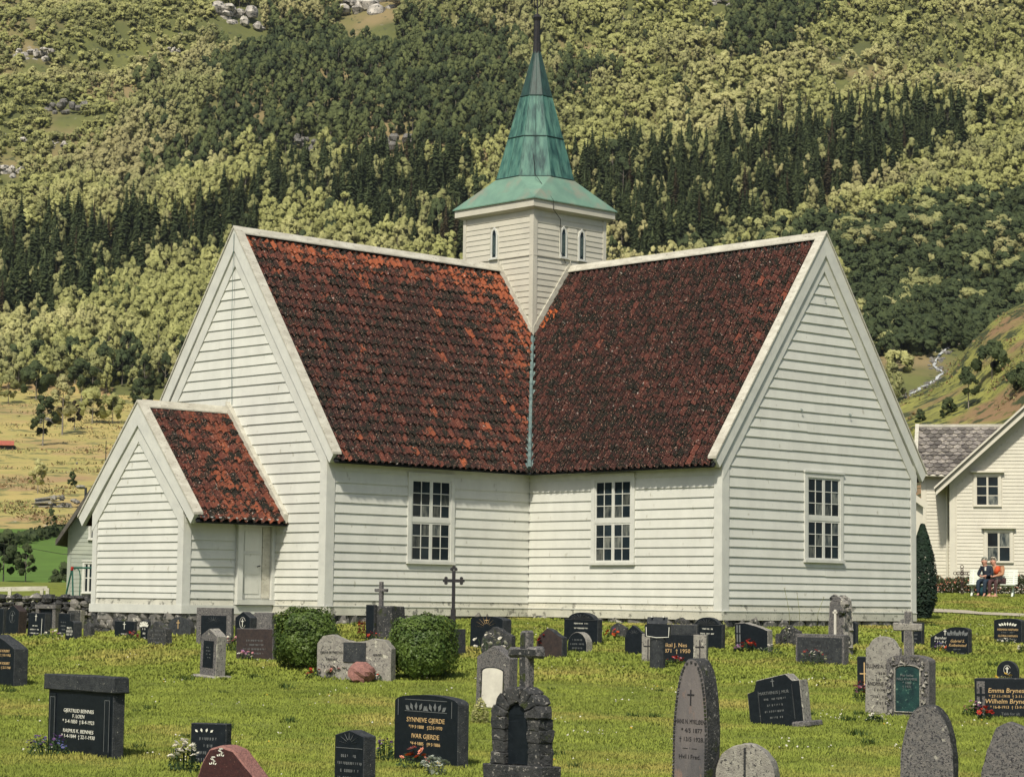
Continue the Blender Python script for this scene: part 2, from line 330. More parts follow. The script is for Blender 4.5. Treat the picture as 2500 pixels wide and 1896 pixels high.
for nm, lf in (('yellow_shrub', LF_Y), ('olive_shrub', LF_O), ('dark_shrub', LF_D)): proto(nm, [lf, BARK], lambda b: broad(b, wd=.62, z0=.0, lobes=18, per=26, cs=.048, low=True), 3)  # dark shrubs hold the cloud shade in their leaf colour
proto('dark_spruce', [LF_S, BARK], lambda b: (spruce(b, rnd(.15, .21)), b.tube([(0, 0, -.05), (0, 0, .9)], [.012, .003], 5, 1)))
proto('brown_spruce', [LF_B, BARK], lambda b: (spruce(b, .11), b.tube([(0, 0, -.05), (0, 0, .9)], [.012, .003], 5, 1)), 2)
random.seed(11)
KIND = list(PROTO); FL = [(k, i) for k in KIND for i in range(len(PROTO[k]))]
def inpoly(x, y, P):
    c = False; j = len(P)-1
    for i in range(len(P)):
        if (P[i][1] > y) != (P[j][1] > y) and x < (P[j][0]-P[i][0])*(y-P[i][1])/(P[j][1]-P[i][1])+P[i][0]: c = not c
        j = i
    return c
SPR = [[(-200, 520), (120, 495), (300, 470), (330, 500), (420, 470), (560, 395), (760, 350), (1010, 350), (1010, 590), (880, 575), (640, 500), (560, 520), (500, 560), (430, 560), (330, 590), (210, 640), (120, 700), (0, 715), (-200, 760)],
       [(1235, 350), (1420, 330), (1600, 300), (1760, 270), (1900, 245), (2100, 225), (2120, 300), (1930, 370), (1800, 440), (1650, 495), (1480, 530), (1400, 570), (1320, 520), (1240, 440)]]
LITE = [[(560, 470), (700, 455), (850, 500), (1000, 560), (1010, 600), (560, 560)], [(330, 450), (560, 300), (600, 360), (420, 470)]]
CLOUD_SHADE = [[(450, 150), (560, 60), (740, 40), (1000, 30), (1120, 90), (1150, 300), (1010, 330), (800, 340), (560, 330), (440, 300)], [(1190, 120), (1330, 150), (1240, 230)], [(1560, -40), (1850, -40), (1700, 110), (1560, 130)],  # cloud shadows on the slope, put into the leaf colours zone by zone
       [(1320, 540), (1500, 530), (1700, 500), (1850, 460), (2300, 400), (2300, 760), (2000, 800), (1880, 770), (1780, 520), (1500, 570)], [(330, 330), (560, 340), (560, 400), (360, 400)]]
BARE = [(2090, 940, 2360, 1100), (2235, 870, 2420, 935)]
pts = {k: [] for k in FL}; cand = []
cell = 3.35; s = 452.
while s < 900:
    t = -.235*s-15
    while t < .235*s+15:
        ss = s+rnd(-.5, .5)*cell; tt = t+rnd(-.5, .5)*cell; t += cell
        z = zf(ss, tt); P_ = wp(ss, tt, z); X, Y = px(P_); x, y = X/K, Y/K
        yc = y-12; jx, jy = rnd(-22, 22)+30*noise.noise(Vector((ss/14, tt/14, 6))), rnd(-14, 14)+26*noise.noise(Vector((ss/14, tt/14, 16))); x += jx; y += jy; yc += jy
        if X > 2050 and 840 < Y < 975 and X-2050 < 330 and Y > 835+(X-2100)*-.05 and not (Y < 870 and X < 2330): 
            if rnd(0, 1) < .93: continue
        if any(abs(X-a) < r*8.5 and -r*4.5 < Y-b_ < r*12 for a, b_, r in ROCKC): continue
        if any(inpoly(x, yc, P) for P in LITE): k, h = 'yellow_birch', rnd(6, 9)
        elif any(inpoly(x, yc, P) for P in SPR):
            if rnd(0, 1) < .20: k, h = 'olive_birch', rnd(6, 8)
            else: k, h = ('brown_spruce' if 860 < x < 1010 and y > 500 and rnd(0, 1) < .5 or rnd(0, 1) < .05 else 'dark_spruce'), rnd(6.5, 14)
        elif any(inpoly(x, yc, P) for P in CLOUD_SHADE): k, h = ((random.choice(['dark_shrub']*5+['olive_shrub', 'dark_birch']), rnd(3.5, 6)) if x > 1320 and y > 300 else (('dark_birch' if rnd(0, 1)+.5*noise.noise(Vector((ss/20, tt/20, 8))) < .5 else 'green_birch'), rnd(5.5, 8)))  # inside the cloud shadow zones darker leaves stand in for the shade
        elif x < 520-y*.9 + 60*noise.noise(Vector((x/90, y/90, 5))):
            if noise.noise(Vector((x/60, y/25, 1))) > .42 : continue
            for e_ in range(2):
                s3, t3 = ss+rnd(-2, 2), tt+rnd(-2, 2); P3 = wp(s3, t3, zf(s3, t3)); X3, Y3 = px(P3)
                cand.append((s3, random.choice(['olive_shrub', 'yellow_shrub', 'yellow_shrub']), rnd(1.0, 2.4), P3, X3/K, Y3/K))
            k, h = random.choice(['olive_shrub']*5+['yellow_shrub']*6+['olive_birch']), rnd(1.6, 3.4)
        elif x > 1200:  # brightness of the sunny slope put into paler leaf kinds
            g = noise.noise(Vector((ss/30, tt/30, 2)))
            k, h = (('yellow_birch' if g+rnd(-.1, .1) > -.15 else 'olive_birch'), rnd(4.5, 7.5)) if rnd(0, 1) < .5 else ('yellow_shrub', rnd(2.5, 4.5))
            if y > 100 and 1750 < x < 1930 and y < 200 and noise.noise(Vector((x/30, y/12, 0))) > 0: continue
        else:
            g = noise.noise(Vector((ss/26, tt/26, 2)))
            k, h = ('yellow_birch' if g+(y-420)/500+(-.1 if x < 560 else .1)+rnd(-.1, .1) > .0 else ('olive_birch' if g > -.3 else 'green_birch')), rnd(5, 8.5)
            if s < 470: k = random.choice(['olive_birch', 'dark_birch', 'yellow_birch'])
        if rnd(0, 1) < .012 and 'shrub' not in k: k = 'dark_birch'
        cand.append((ss, k, h, P_, X/K, Y/K))
    s += cell
# the nearest ones in view are individual trees, the rest of the wood one mass
cand.sort(key=lambda c: c[0])
def hidden(x, y):
    y2 = y-20
    return y > 1050 or x < -10 or x > 2222 or inpoly(x, y2, [(515, 500), (1150, 600), (1770, 505), (2000, 1040), (360, 1040), (360, 870)]) or inpoly(x, y2, [(980, 460), (1120, 120), (1200, 120), (1330, 460), (1310, 600), (1000, 600)])
REG = [(lambda x, y, sp_: sp_ and x < 560, 'spruce in the stand on the slope left of the church gable', 'spruces of the left stand'),
       (lambda x, y, sp_: sp_ and x < 1160, 'spruce in the stand between the left gable and the tower', 'spruces of the middle stand'),
       (lambda x, y, sp_: sp_, 'spruce in the dense stand right of the green spire', 'spruces of the right stand'),
       (lambda x, y, sp_: x < 560, 'leafy tree in the wood above the brown meadow', 'birches above the brown meadow'),
       (lambda x, y, sp_: x < 1160, 'leafy tree on the slope over the left roof ridge', 'trees over the left roof ridge'),
       (lambda x, y, sp_: y > 470, 'tree on the shaded slope beside the right gable', 'dark trees beside the right gable'),
       (lambda x, y, sp_: True, 'leafy tree on the sunny slope over the right roof', 'trees over the right roof')]
nb = {False: 0, True: 0}
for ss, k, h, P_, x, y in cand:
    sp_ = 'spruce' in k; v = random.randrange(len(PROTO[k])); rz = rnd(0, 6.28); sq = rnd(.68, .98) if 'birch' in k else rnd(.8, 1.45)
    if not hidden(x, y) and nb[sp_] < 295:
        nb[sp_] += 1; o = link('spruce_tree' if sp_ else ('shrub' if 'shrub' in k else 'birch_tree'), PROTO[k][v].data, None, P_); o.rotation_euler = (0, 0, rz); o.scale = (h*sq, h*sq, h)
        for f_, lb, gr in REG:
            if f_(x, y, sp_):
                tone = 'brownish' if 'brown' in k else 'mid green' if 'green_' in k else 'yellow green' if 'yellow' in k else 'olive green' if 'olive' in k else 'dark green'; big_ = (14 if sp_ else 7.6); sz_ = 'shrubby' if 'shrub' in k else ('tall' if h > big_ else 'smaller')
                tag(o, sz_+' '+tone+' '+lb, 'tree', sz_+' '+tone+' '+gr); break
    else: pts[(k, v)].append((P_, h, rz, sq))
def scatter(name, sets, label, parent=None):
    """one object that sets a mesh on every point of a cloud"""
    vs = []; idx = []; scl = []; rot = []; protos = []
    for i, (po, P) in enumerate(sets):
        protos.append(po)
        for p_, h, rz, sq in P: vs.append(tuple(p_)); idx.append(i); scl += [h*sq, h*sq, h]; rot += [0, 0, rz]
    me = bpy.data.meshes.new(name); me.from_pydata(vs, [], [])
    a = me.attributes.new('pick', 'INT', 'POINT'); a.data.foreach_set('value', idx)
    a = me.attributes.new('size', 'FLOAT_VECTOR', 'POINT'); a.data.foreach_set('vector', scl)
    a = me.attributes.new('turn', 'FLOAT_VECTOR', 'POINT'); a.data.foreach_set('vector', rot)
    col = bpy.data.collections.new(name+'_kinds')
    for i, po in enumerate(protos):
        c = po.copy(); c.name = '%03d_%s' % (i, name); col.objects.link(c)
    o = link(name, me); ng = bpy.data.node_groups.new(name, 'GeometryNodeTree')
    ng.interface.new_socket('Geometry', in_out='INPUT', socket_type='NodeSocketGeometry'); ng.interface.new_socket('Geometry', in_out='OUTPUT', socket_type='NodeSocketGeometry')
    N, L = ng.nodes, ng.links; gi = N.new('NodeGroupInput'); go = N.new('NodeGroupOutput'); ip = N.new('GeometryNodeInstanceOnPoints'); ci = N.new('GeometryNodeCollectionInfo')
    ci.inputs[0].default_value = col; ci.inputs[1].default_value = True; ci.inputs[2].default_value = True; ip.inputs['Pick Instance'].default_value = True
    def attr(n, t):
        x = N.new('GeometryNodeInputNamedAttribute'); x.data_type = t; x.inputs[0].default_value = n; return x.outputs[0]
    L.new(gi.outputs[0], ip.inputs['Points']); L.new(ci.outputs[0], ip.inputs['Instance']); L.new(attr('pick', 'INT'), ip.inputs['Instance Index'])
    L.new(attr('turn', 'FLOAT_VECTOR'), ip.inputs['Rotation']); L.new(attr('size', 'FLOAT_VECTOR'), ip.inputs['Scale']); L.new(ip.outputs[0], go.inputs[0])
    md = o.modifiers.new('scatter', 'NODES'); md.node_group = ng
    return tag(o, label, kind='stuff')
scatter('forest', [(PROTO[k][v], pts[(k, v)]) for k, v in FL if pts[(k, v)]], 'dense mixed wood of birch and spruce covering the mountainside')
print('TREES', len(cand), nb)
# single trees on the meadow and the hill
def tree(name, X, Y, h, kind, label, fn=zf, s0=240, wd=.3, lf=None, group=None, trk=None):
    q, s = far_hit(X, Y, fn, s0); random.seed(int(X*7+Y)); r_ = empty(name, q, rnd(0, 6), label, 'tree' if 'shrub' not in name else 'shrub', group)
    b = MB(); broad(b, h, wd, .25 if kind == 't' else 0., 22, 60, .022 if kind == 't' else .04, low=kind != 't'); b.build('crown', lf or LF_O, r_, fix=False)
    if kind == 't': b = MB(); trunk(b, h, .016*h, .75); b.build('trunk', trk or BIRCHB, r_)
    return r_
T_ = [(92, 1200, 2.6, 't', 'small bright green tree standing alone on the meadow', LF_Y, .34), (372, 1320, 3.2, 's', 'x', LF_D, .4)]
tree('birch_tree', 92, 1205, 4.0, 't', 'small bright tree standing alone on the open meadow', lf=LF_Y)
tree('birch_tree', 125, 1300, 2.6, 't', 'slim young tree just above the green field', lf=LF_D, wd=.22)
tree('juniper_shrub', 176, 1190, 2.0, 's', 'small dark juniper bush beside the street lamp', lf=LF_D, wd=.3)
tree('birch_tree', 104, 1088, 8.0, 't', 'drooping dark birch at the upper meadow edge', lf=LF_D, wd=.24)
tree('birch_tree', 152, 1062, 9.5, 't', 'tall pale birch with a long drooping crown over the meadow', wd=.22)
tree('birch_tree', 225, 1035, 6.2, 't', 'round light green tree at the meadow edge', lf=LF_Y, wd=.42)
tree('birch_tree', 88, 975, 7.4, 't', 'dark round leafy tree in front of the birch wood', lf=LF_D, wd=.45)
tree('birch_tree', 198, 985, 8.0, 't', 'dark leafy tree behind the round light green one', lf=LF_D, wd=.4)
tree('birch_tree', 20, 985, 6.0, 't', 'pale tree at the left edge of the wood above the meadow')
tree('birch_tree', 275, 1035, 5.0, 't', 'light green tree nearest to the annexe ridge', lf=LF_Y, wd=.42)
tree('pine_tree', 182, 1050, 5.0, 't', 'thin reddish pine with a bare stem beside the meadow', lf=LF_B, wd=.2)
tree('pine_tree', 345, 1012, 6.5, 't', 'dark tree showing just above the annexe roof', lf=LF_D, wd=.3)
tree('oak_tree', 2422, 925, 4.4, 't', 'dark round tree on the hill above the neighbour house', zh, 130, .5, LF_D, trk=BARK)
tree('birch_tree', 2365, 998, 5.0, 't', 'slim birch with white stem below the round hill tree', zh, 130, .26, LF_D)
tree('hill_shrub', 2312, 1015, 2.2, 's', 'dark leafy bush on the hill left of the slim birch', zh, 130, .5, LF_D)
tree('hill_shrub', 2246, 1030, 1.5, 's', 'smallest dark bush on the hill over the slate roof corner', zh, 130, .5, LF_D)
tree('hill_shrub', 2495, 955, 3.0, 's', 'dark bush on the hill at the right edge', zh, 130, .6, LF_D)
tree('birch_tree', 8, 1425, 3.6, 't', 'dark drooping tree at the left edge beyond the stone wall', lf=LF_D, s0=120, wd=.36)
tree('birch_tree', 62, 1428, 2.8, 't', 'thin dark young tree beside the green field', lf=LF_D, s0=120, wd=.3)
tree('garden_shrub', 152, 1440, 1.8, 's', 'dark bush beside the grey house behind the wall', lf=LF_D, s0=120, wd=.5)
b = MB(); random.seed(5)
for k in range(70):
    x = 165-k*2.6; q, s = far_hit(x, 1300+(165-x)*.22, zf, 150); 
    for j in range(10): card(b, q+Vector((rnd(-1, 1), rnd(-1, 1), rnd(.0, .9))), rv(), .35)
tag(b.build('hedge', LF_D, fix=False), 'dark hedge line along the top of the green field', 'hedge')
b = MB()   # rough tussocks and low scrub on meadow and hill
for k in range(5200):
    if k % 2: X, Y = rnd(-60, 360), rnd(960, 1310); q, s = far_hit(X, Y, zf, 236)
    else: X, Y = rnd(2090, 2560), rnd(760, 1160); q, s = far_hit(X, Y, zh, 130)
    if noise.noise(Vector((q.x/9, q.y/9, 3))) < .05: continue
    for j in range(5): card(b, q+Vector((rnd(-.8, .8), rnd(-.8, .8), rnd(.0, .35))), rv()+Vector((0, 0, .5)), rnd(.12, .3), random.randrange(2))
tag(b.build('undergrowth', [LF_O, pm('dry_bracken', (.20, .13, .06), (.14, .10, .045), .5, .9)], fix=False), 'brown and green tussocks scattered over the open meadow and hill', kind='stuff')
# ================================================================ church
random.seed(21)
CH = empty('church', (0, 0, 0), 0, 'white timber church with red tiled roofs and a green copper spire', 'church')
W, A_, B_, H_, E_, HE, HD, ED = 7.5, 6.66, 6.54, 9.57, .35, 3.76, 3.54, .07
SL = (H_-HE)/(W/2+E_)         # roof slope
cx, cy, T2 = -3.80, 3.75, 1.41
NPL = [0]
def plank(parent, O, h, n, z0, z1, f0, f1, mat, proud=.035, bow=0):
    """one lapped board between edge functions f0(z), f1(z)"""
    O = Vector(O); a0, b0, a1, b1 = f0(z0), f1(z0), f0(z1), f1(z1)
    if b0-a0 < .03: return
    if b1-a1 < .01: b1 = a1 = (a1+b1)/2
    j0, j1 = rnd(-.006, .006), rnd(-.006, .006); lp = .02
    def P(x, z, d): return O+h*x+Vector((0, 0, z))+n*d
    k = rnd(.0, .004)
    back = [P(a0, z0+j0+.012, .001), P(b0, z0+j1+.012, .001), P(b1, z1+lp, .001), P(a1, z1+lp, .001)]
    front = [P(a0, z0+j0, proud+k), P(b0, z0+j1, proud+k), P(b1, z1+lp, .006), P(a1, z1+lp, .006)]
    m = MB(); m.hexa(back, front); NPL[0] += 1
    return m.build('plank', mat, parent)
def clad(parent, O, h, n, Z, f0, f1, mat, holes=(), proud=.035, joints=.5):
    mat_ = mat
    for z0, z1 in zip(Z, Z[1:]):
        mat = WHITED if z0 < .33 and mat_ is WHITE else mat_
        zm = (z0+z1)/2; segs = [(f0, f1)]
        for (a, b, c, d) in holes:
            if c < zm < d: segs = [(f0, (lambda z, a=a: a)), ((lambda z, b=b: b), f1)]
        for (g0, g1) in segs:
            L_ = g1(zm)-g0(zm)
            if L_ > 3 and rnd(0, 1) < joints:
                c = g0(zm)+L_*rnd(.3, .7); plank(parent, O, h, n, z0, z1, g0, (lambda z, c=c: c-.002), mat, proud); plank(parent, O, h, n, z0+rnd(-.012, .012), z1, (lambda z, c=c: c+.002), g1, mat, proud)
            else: plank(parent, O, h, n, z0, z1, g0, g1, mat, proud)
X_, Y_, Z_ = Vector((1, 0, 0)), Vector((0, 1, 0)), Vector((0, 0, 1))
def obox(name, mat, parent, O, h, n, x0, x1, z0, z1, d0, d1):
    O = Vector(O); P = lambda x, z, d: O+h*x+Z_*z+n*d
    m = MB(); m.hexa([P(x0, z0, d0), P(x1, z0, d0), P(x1, z1, d0), P(x0, z1, d0)], [P(x0, z0, d1), P(x1, z0, d1), P(x1, z1, d1), P(x0, z1, d1)])
    return m.build(name, mat, parent)
# solid body of the two near arms and the two behind
def arm_body(parent, axis, L_, sgn, w_, ridge, eave, c0, name='wall'):
    # gable prism along an axis; c0 = (start, centre) 
    m = MB(); z0 = 0.02
    half = w_/2
    prof = [(-half, z0), (half, z0), (half, eave), (0, ridge), (-half, eave)]
    pt = (lambda a, c, z: (a, c0[1]+c, z)) if axis == 'x' else (lambda a, c, z: (c0[1]+c, a, z))
    m.hexa([pt(c0[0], c, z) for c, z in prof], [pt(c0[0]+sgn*L_, c, z) for c, z in prof]); return m.build(name, WHITE, parent)
EW = HE+E_*SL                  # height where the roof plane meets the wall plane
EPS = .05
arm_body(CH, 'x', B_+W, 1, W, H_-.12, EW-.12, (-W, cy)); arm_body(CH, 'y', -(A_+W), 1, W, H_-.125, EW-.125, (W-.003, -3.75))
arm_body(CH, 'x', -3.5, 1, W, H_-.12, EW-.12, (-W, cy)); arm_body(CH, 'y', 3.5, 1, W, H_-.12, EW-.12, (W, -3.75))
# roof boards under the tiles
def roof_slab(parent, P, th=.05, name='roof', mat=INNER):
    P = [Vector(p) for p in P]; n = (P[1]-P[0]).cross(P[2]-P[0]).normalized()
    if n.z < 0: n = -n
    m = MB(); m.hexa([p-n*th for p in P], P); return m.build(name, mat, parent)
oh = .03
def zr(d): return HE+(d+0)*SL        # height above plan distance from the eave
# south slope of right arm (plane B) and east slope of left arm (plane A), then the far slopes
ROOF = roof_slab(CH, [(B_+oh, -E_, HE-.16), (E_, -E_, HE-.16), (-3.75, 3.75, H_-.16), (B_+oh, 3.75, H_-.16)])
roof_slab(CH, [(E_, -A_-oh, HE-.16), (-3.75, -A_-oh, H_-.16), (-3.75, 3.75, H_-.16), (E_, -E_, HE-.16)])
roof_slab(CH, [(B_+oh, 7.85, HE-.16), (B_+oh, 3.75, H_-.07), (-11, 3.75, H_-.07), (-11, 7.85, HE-.16)], mat=TILE)
roof_slab(CH, [(-7.85, -A_-oh, HE-.16), (-3.75, -A_-oh, H_-.07), (-3.75, 11, H_-.07), (-7.85, 11, HE-.16)], mat=TILE)
roof_slab(CH, [(-7.85, -.35, HE-.16), (-3.75, 3.75, H_-.08), (-11, 3.75, H_-.08), (-11, -.35, HE-.16)], mat=TILE)
roof_slab(CH, [(.35, 7.85, HE-.16), (-3.75, 3.75, H_-.08), (-3.75, 11, H_-.08), (.35, 11, HE-.16)], mat=TILE)
# ---- tiles
def tint(kind, u, v, X=0, Y=0):
    g = noise.noise(Vector((u*.75, v*.75, kind*7.1)))+.6*noise.noise(Vector((u*2.6, v*2.6, kind*3.3)))
    if kind == 0:      # left arm: orange tiles near the ridge and the valley, moss dark elsewhere
        f = .10+.32*g+rnd(-.34, .34)+ .75*max(0, 1-v/.14) + .8*max(0, min(1, (u-.62-.10*v)*4))*(1-max(0, v-.62)*1.6) - .38*max(0, 1-abs(u-.35)/.4)*max(0, 1-abs(v-.4)/.4)
        if rnd(0, 1) < .08: f += .5
    elif kind == 1:    # right arm: brown maroon with newer red towards the gable
        f = .18+.22*g+rnd(-.18, .18)+.5*max(0, (u-.78)*3)*(1-v*.8)
        if rnd(0, 1) < .03: f += .3
    else: f = .62+.25*g+rnd(-.25, .25)-.5*max(0, .42-u)*2
    f = max(0, min(1, f))
    c0, c1, c2 = (.012, .010, .010), ((.115, .036, .024) if kind != 1 else (.105, .037, .028)), ((.36, .10, .04) if kind != 1 else (.30, .08, .04))
    a, b_, t = (c0, c1, f/.45) if f < .45 else (c1, c2, (f-.45)/.55)
    return tuple(x+(y-x)*t for x, y in zip(a, b_))
def tile_geo(m, O, h, up, n, wd, ln, col, clip=None, jit=1, amp=.40):
    N_ = 7; prof = [(-.5, .10), (-.34, .42), (-.18, .30), (0, -.25), (.18, -.42), (.36, -.1), (.52, .34)]
    vs = []; tl = rnd(-.010, .010)*jit; rot = rnd(-.02, .02)*jit; lift = rnd(0, .012)*jit
    for j, (v, hh) in enumerate(((0, .034+lift), (1.16, .004), (-0.0, .012+lift))):
        for x, z in prof:
            sc_ = -.035*(1-(abs(x)*2)**2) if j != 1 else 0
            p = O+h*(x*wd+rot*v*ln)+up*(v*ln+sc_+tl)+n*(z*wd*amp+hh)
            vs.append(p)
    if clip:
        vs = [clip(p) for p in vs]
    m.add(vs, [(i, i+1, N_+i+1, N_+i) for i in range(N_-1)]+[(2*N_+i, 2*N_+i+1, i+1, i) for i in range(N_-1)], 0, col)
def tiles(kind, O, h, up, n, width, rows, exp_, cols, clip, skip, count, show):
    wd = width/cols; rest = MB(); k = 0
    for j in range(rows):
        for i in range(cols):
            c = O+h*((i+.5)*wd)+up*(j*exp_)
            if skip(c): continue
            u = (i+.5)/cols; v = 1-(j+.5)/rows; col = tint(kind, u, v)
            if kind == 1 and (i, j) in ((7, 17), (8, 17), (7, 16)): col = (.62, .15, .04)
            m = MB() if show(i, j) and k < count else rest
            tile_geo(m, c, h, up, n, wd, exp_, col, clip, 1.6 if kind == 0 else 1, .36 if kind == 0 else .5)
            if m is not rest: k += 1; m.build('tile', TILE, ROOF if kind != 2 else CH, fix=False)
    o = rest.build('roof_tiling', TILE, CH, fix=False); o['kind'] = 'stuff'; return k
run = W/2+E_; sl_len = sqrt(run**2+(H_-HE)**2)
upB = Vector((0, run, H_-HE)).normalized(); nB = Vector((0, -(H_-HE), run)).normalized()
upA = Vector((-run, 0, H_-HE)).normalized(); nA = Vector((H_-HE, 0, run)).normalized()
ex = sl_len/22.3
def clipB(p): m_ = -p.y; return Vector((max(p.x, m_+.02), p.y, p.z)) if p.x < m_+.02 else p
def clipA(p): m_ = -p.x; return Vector((p.x, min(p.y, m_-.02), p.z))
tw = lambda c: abs(c.x-cx) < T2-.1 and abs(c.y-cy) < T2-.1
colsB = 34
tiles(1, Vector((-3.75, -E_-.02, HE-.11)), X_, upB, nB, B_+3.75, 22, ex, 50, clipB, lambda c: c.x+.06 < -c.y or tw(c), 100, lambda i, j: j < 3 or i > 46)
tiles(0, Vector((E_+.02, -A_, HE-.11)), Y_, upA, nA, A_+3.75, 22, ex, 50, clipA, lambda c: c.y-.06 > -c.x or tw(c), 100, lambda i, j: j < 3 or i < 3)
# ---- left arm: the tiles of the far slopes are not in view; ridge boards, barge boards, verge boards
def ridge(parent, p, q, wd=.20, mat=WORN, drop=.17):
    p, q = Vector(p), Vector(q); d = (q-p).normalized(); s_ = d.cross(Z_).normalized()
    for sg in (1, -1):
        m = MB(); a = [p+Z_*.055, q+Z_*.055]; o = s_*sg*wd*.62-Z_*drop
        m.hexa([a[0], a[1], a[1]+o, a[0]+o], [x+Z_*.0+s_*sg*.0+Z_*.03+s_*sg*.0 for x in (a[0], a[1])]+[a[1]+o+Z_*.03, a[0]+o+Z_*.03]); m.build('ridge_board', mat, parent)
ridge(CH, (B_-.02, 3.75, H_+.0), (cx+T2, 3.75, H_+.0)); ridge(CH, (-3.75, -A_+.02, H_+.0), (-3.75, cy-T2, H_+.0))
def gable_trim(parent, fc, O, h, n, half, hr, ov, he, eave_over, top=.0, bw=.30, mat=TRIM):
    """barge boards (two laps) and verge cap; O = centre foot of gable wall"""
    O = Vector(O); P = lambda x, z, d: O+h*x+Z_*z+n*d
    run_ = half+eave_over; sl = (hr-he)/run_
    for sg in (-1, 1):
        # lower lap board on the wall, upper board proud of it, capping board on top
        for nm, off, wd_, d0, d1 in (('rake_board', .30, .26, .0, .055), ('barge_board', .0, .33, .0, .105)):
            a, b_ = (0, hr-off*1.7), (sg*run_, he-off*1.7); c, e = (sg*(run_-wd_*.62*.75), he-off*1.7-wd_*.62), (0, hr-off*1.7-wd_*1.7)
            if nm == 'rake_board': b_ = (sg*(half+.02), hr-off*1.7-(half+.02)*sl); c = (sg*(half+.02), b_[1]-wd_*1.7)
            q = [a, b_, c, e]; m = MB(); m.hexa([P(x, z, d0) for x, z in q], [P(x, z, d1) for x, z in q]); m.build(nm, mat, parent)
        q = [(0, hr+.06), (sg*(run_+.015), he+.06), (sg*(run_+.015), he+.0), (0, hr+.0)]
        m = MB(); m.hexa([P(x, z, -.13) for x, z in q], [P(x, z, .135) for x, z in q]); m.build('verge_board', WORN, parent)
gable_trim(CH, None, (B_, 3.75, 0), Y_, X_, W/2, H_+.03, 0, HE+.02, E_)
gable_trim(CH, None, (-3.75, -A_, 0), X_, -Y_, W/2, H_+.03, 0, HE+.02, E_)
# ---- cladding
ROWS = [.20, .36, .545, .73, .91, 1.10, 1.30, 1.51, 1.73, 1.95, 2.18, 2.42, 2.66, 2.90, 3.15, 3.40]
ROWG = ROWS+[3.40+.245*i for i in range(1, 24)]
def jz(Z): return [z+rnd(-.008, .008) for z in Z]
win_r, win_l, win_g = (2.27, 3.75, 1.30, 3.50), (A_-4.15, A_-2.62, 1.26, 3.44), (3.0, 4.5, 1.42, 3.62)
cb = .23
clad(CH, (0, 0, 0), X_, -Y_, jz(ROWS), lambda z: .03, lambda z: B_-cb, WHITE, [win_r])
clad(CH, (0, -A_, 0), Y_, X_, jz(ROWS[:-1]+[3.42]), lambda z: cb, lambda z: A_-.03, WHITE, [win_l])
gl = lambda z: max(cb, W/2-max(0, (H_-.64-z))/SL+.02); gr = lambda z: W-gl(z)
clad(CH, (B_, 0, 0), Y_, X_, jz(ROWG[:-2]), gl, gr, WHITE, [win_g])
clad(CH, (-W, -A_, 0), X_, -Y_, jz(ROWG[:-2]), gl, gr, WHITE)
for nm, O, h, n, x0, x1 in (('corner_board', (B_, 0, 0), Y_, X_, .0, .21), ('corner_board', (B_, 0, 0), Y_, X_, W-.21, W), ('corner_board', (0, 0, 0), X_, -Y_, B_-.21, B_+.045),
                            ('corner_board', (0, -A_, 0), Y_, X_, .0, .21), ('corner_board', (-W, -A_, 0), X_, -Y_, W-.21, W+.045), ('corner_board', (-W, -A_, 0), X_, -Y_, 0, .21)):
    obox(nm, TRIM, CH, O, h, n, x0, x1, .19, 3.96 if x1 != .21 or n == X_ else 3.9, .0, .045)
for O, h, n, x0, x1 in (((0, 0, 0), X_, -Y_, .04, B_+.055), ((B_, 0, 0), Y_, X_, 0, W), ((0, -A_, 0), Y_, X_, 0, A_-.06), ((-W, -A_, 0), X_, -Y_, 0, W+.055)):
    obox('base_board', WHITED, CH, O, h, n, x0, x1, .0, .20, .0, .055); obox('drip_moulding', TRIM, CH, O, h, n, x0, x1, .20, .222, .0, .07)
for O, h, n, x0, x1 in (((0, 0, 0), X_, -Y_, .02, B_-.05), ((0, -A_, 0), Y_, X_, .05, A_-.02)):
    obox('frieze_board', TRIM, CH, O, h, n, x0, x1, 3.42, 3.62, .0, .03)
    m = MB(); P = lambda x, z, d: Vector(O)+h*x+Z_*z+n*d
    m.hexa([P(x0, 3.60, 0), P(x0, 3.60, .06), P(x0, 3.70, E_-.03), P(x0, 3.80, .2)], [P(x1, 3.60, 0), P(x1, 3.60, .06), P(x1, 3.70, E_-.03), P(x1, 3.80, .2)]); m.build('eave_board', TRIM, CH)
    m = MB(); m.hexa([P(x0, 3.62, .06), P(x0, 3.66, .1), P(x0, 3.62, .1), P(x0, 3.585, .06)], [P(x1, 3.62, .06), P(x1, 3.66, .1), P(x1, 3.62, .1), P(x1, 3.585, .06)]); m.build('eave_moulding', TRIM, CH)
